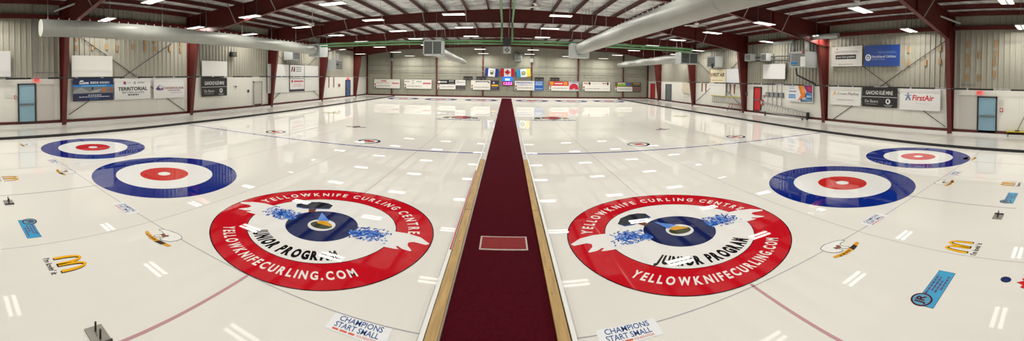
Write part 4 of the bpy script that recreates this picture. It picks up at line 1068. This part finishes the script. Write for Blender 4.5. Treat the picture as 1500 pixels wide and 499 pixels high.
for k, (y, z) in enumerate(RP):
    tag(MB().box(WR-0.07,WR-0.04,y-0.07,y+0.07,z-0.18,z+0.18).build('insulation_patch', m_tan), '%s tan patch from the blue sign on the upper right wall' % NUM[k], 'patch', 'tan patches on the right wall')
# conduits on near walls
pipe([(WL+0.1,4.55,2.6),(WL+0.1,4.55,6.3)], 0.03, GREY, 'grey vertical conduit above the pale blue door on the left wall', 'wall_conduit')
pipe([(WL+0.1,4.55,2.75),(WL+0.1,5.9,2.75)], 0.02, GREY, 'short grey horizontal conduit beside the near post on the left wall', 'wall_conduit')
pipe([(WR-0.1,5.6,2.62),(WR-0.1,4.85,2.62)], 0.02, GREY, 'short grey horizontal conduit beside the near post on the right wall', 'wall_conduit')
pipe([(WR-1.1,5.4,5.7),(WR-3.6,7.4,6.3)], 0.05, STEEL, 'silver pipe stub beside the near rafter on the right', 'pipe_stub')
pipe([(WL+1.1,5.4,5.75),(WL+3.4,7.2,6.3)], 0.05, STEEL, 'silver pipe stub beside the near rafter on the left', 'pipe_stub')

# ------------------------------------------------------------------ world, camera, look
wd = bpy.data.worlds.new('world'); sc.world = wd; wd.use_nodes = True
wd.node_tree.nodes['Background'].inputs[0].default_value = (0.5,0.5,0.5,1)
wd.node_tree.nodes['Background'].inputs[1].default_value = 0.3

PXF, PCX, PY0, ROLL, PITCH, H = 523.5, 740.96, 124.04, 0.0139, 0.0181, 2.4524
cd = bpy.data.cameras.new('camera'); cam = bpy.data.objects.new('camera', cd); COL.objects.link(cam); sc.camera = cam
cd.type = 'PANO'; cd.panorama_type = 'CENTRAL_CYLINDRICAL'
cd.central_cylindrical_range_u_min = -PCX/PXF; cd.central_cylindrical_range_u_max = (1500-PCX)/PXF
cd.central_cylindrical_range_v_min = (PY0-499)/PXF; cd.central_cylindrical_range_v_max = PY0/PXF
cd.central_cylindrical_radius = 1.0
Rp = Matrix(((1,0,0),(0,cos(PITCH),-sin(PITCH)),(0,sin(PITCH),cos(PITCH))))
Rr = Matrix(((cos(ROLL),0,sin(ROLL)),(0,1,0),(-sin(ROLL),0,cos(ROLL))))
MT = (Rr @ Rp).transposed()
M = Matrix((MT.col[0], MT.col[2], -MT.col[1])).transposed().to_4x4(); M.translation = (0, 0, H)
cam.matrix_world = M
sc.view_settings.view_transform = 'Standard'
sc.view_settings.exposure = 0.0
sc.cycles.use_denoising = True
sc.cycles.max_bounces = 6
sc.cycles.diffuse_bounces = 4
sc.cycles.sample_clamp_direct = 4.0
sc.cycles.sample_clamp_indirect = 2.5
sc.cycles.use_adaptive_sampling = False
sc.cycles.denoising_prefilter = 'ACCURATE'
sc.cycles.caustics_reflective = False
sc.cycles.caustics_refractive = False
sc.cycles.use_fast_gi = True
sc.cycles.fast_gi_method = 'REPLACE'
sc.cycles.ao_bounces_render = 2
wd.light_settings.distance = 25
wd.node_tree.nodes['Background'].inputs[0].default_value = (1, 0.95, 0.88, 1)
wd.node_tree.nodes['Background'].inputs[1].default_value = 0.5
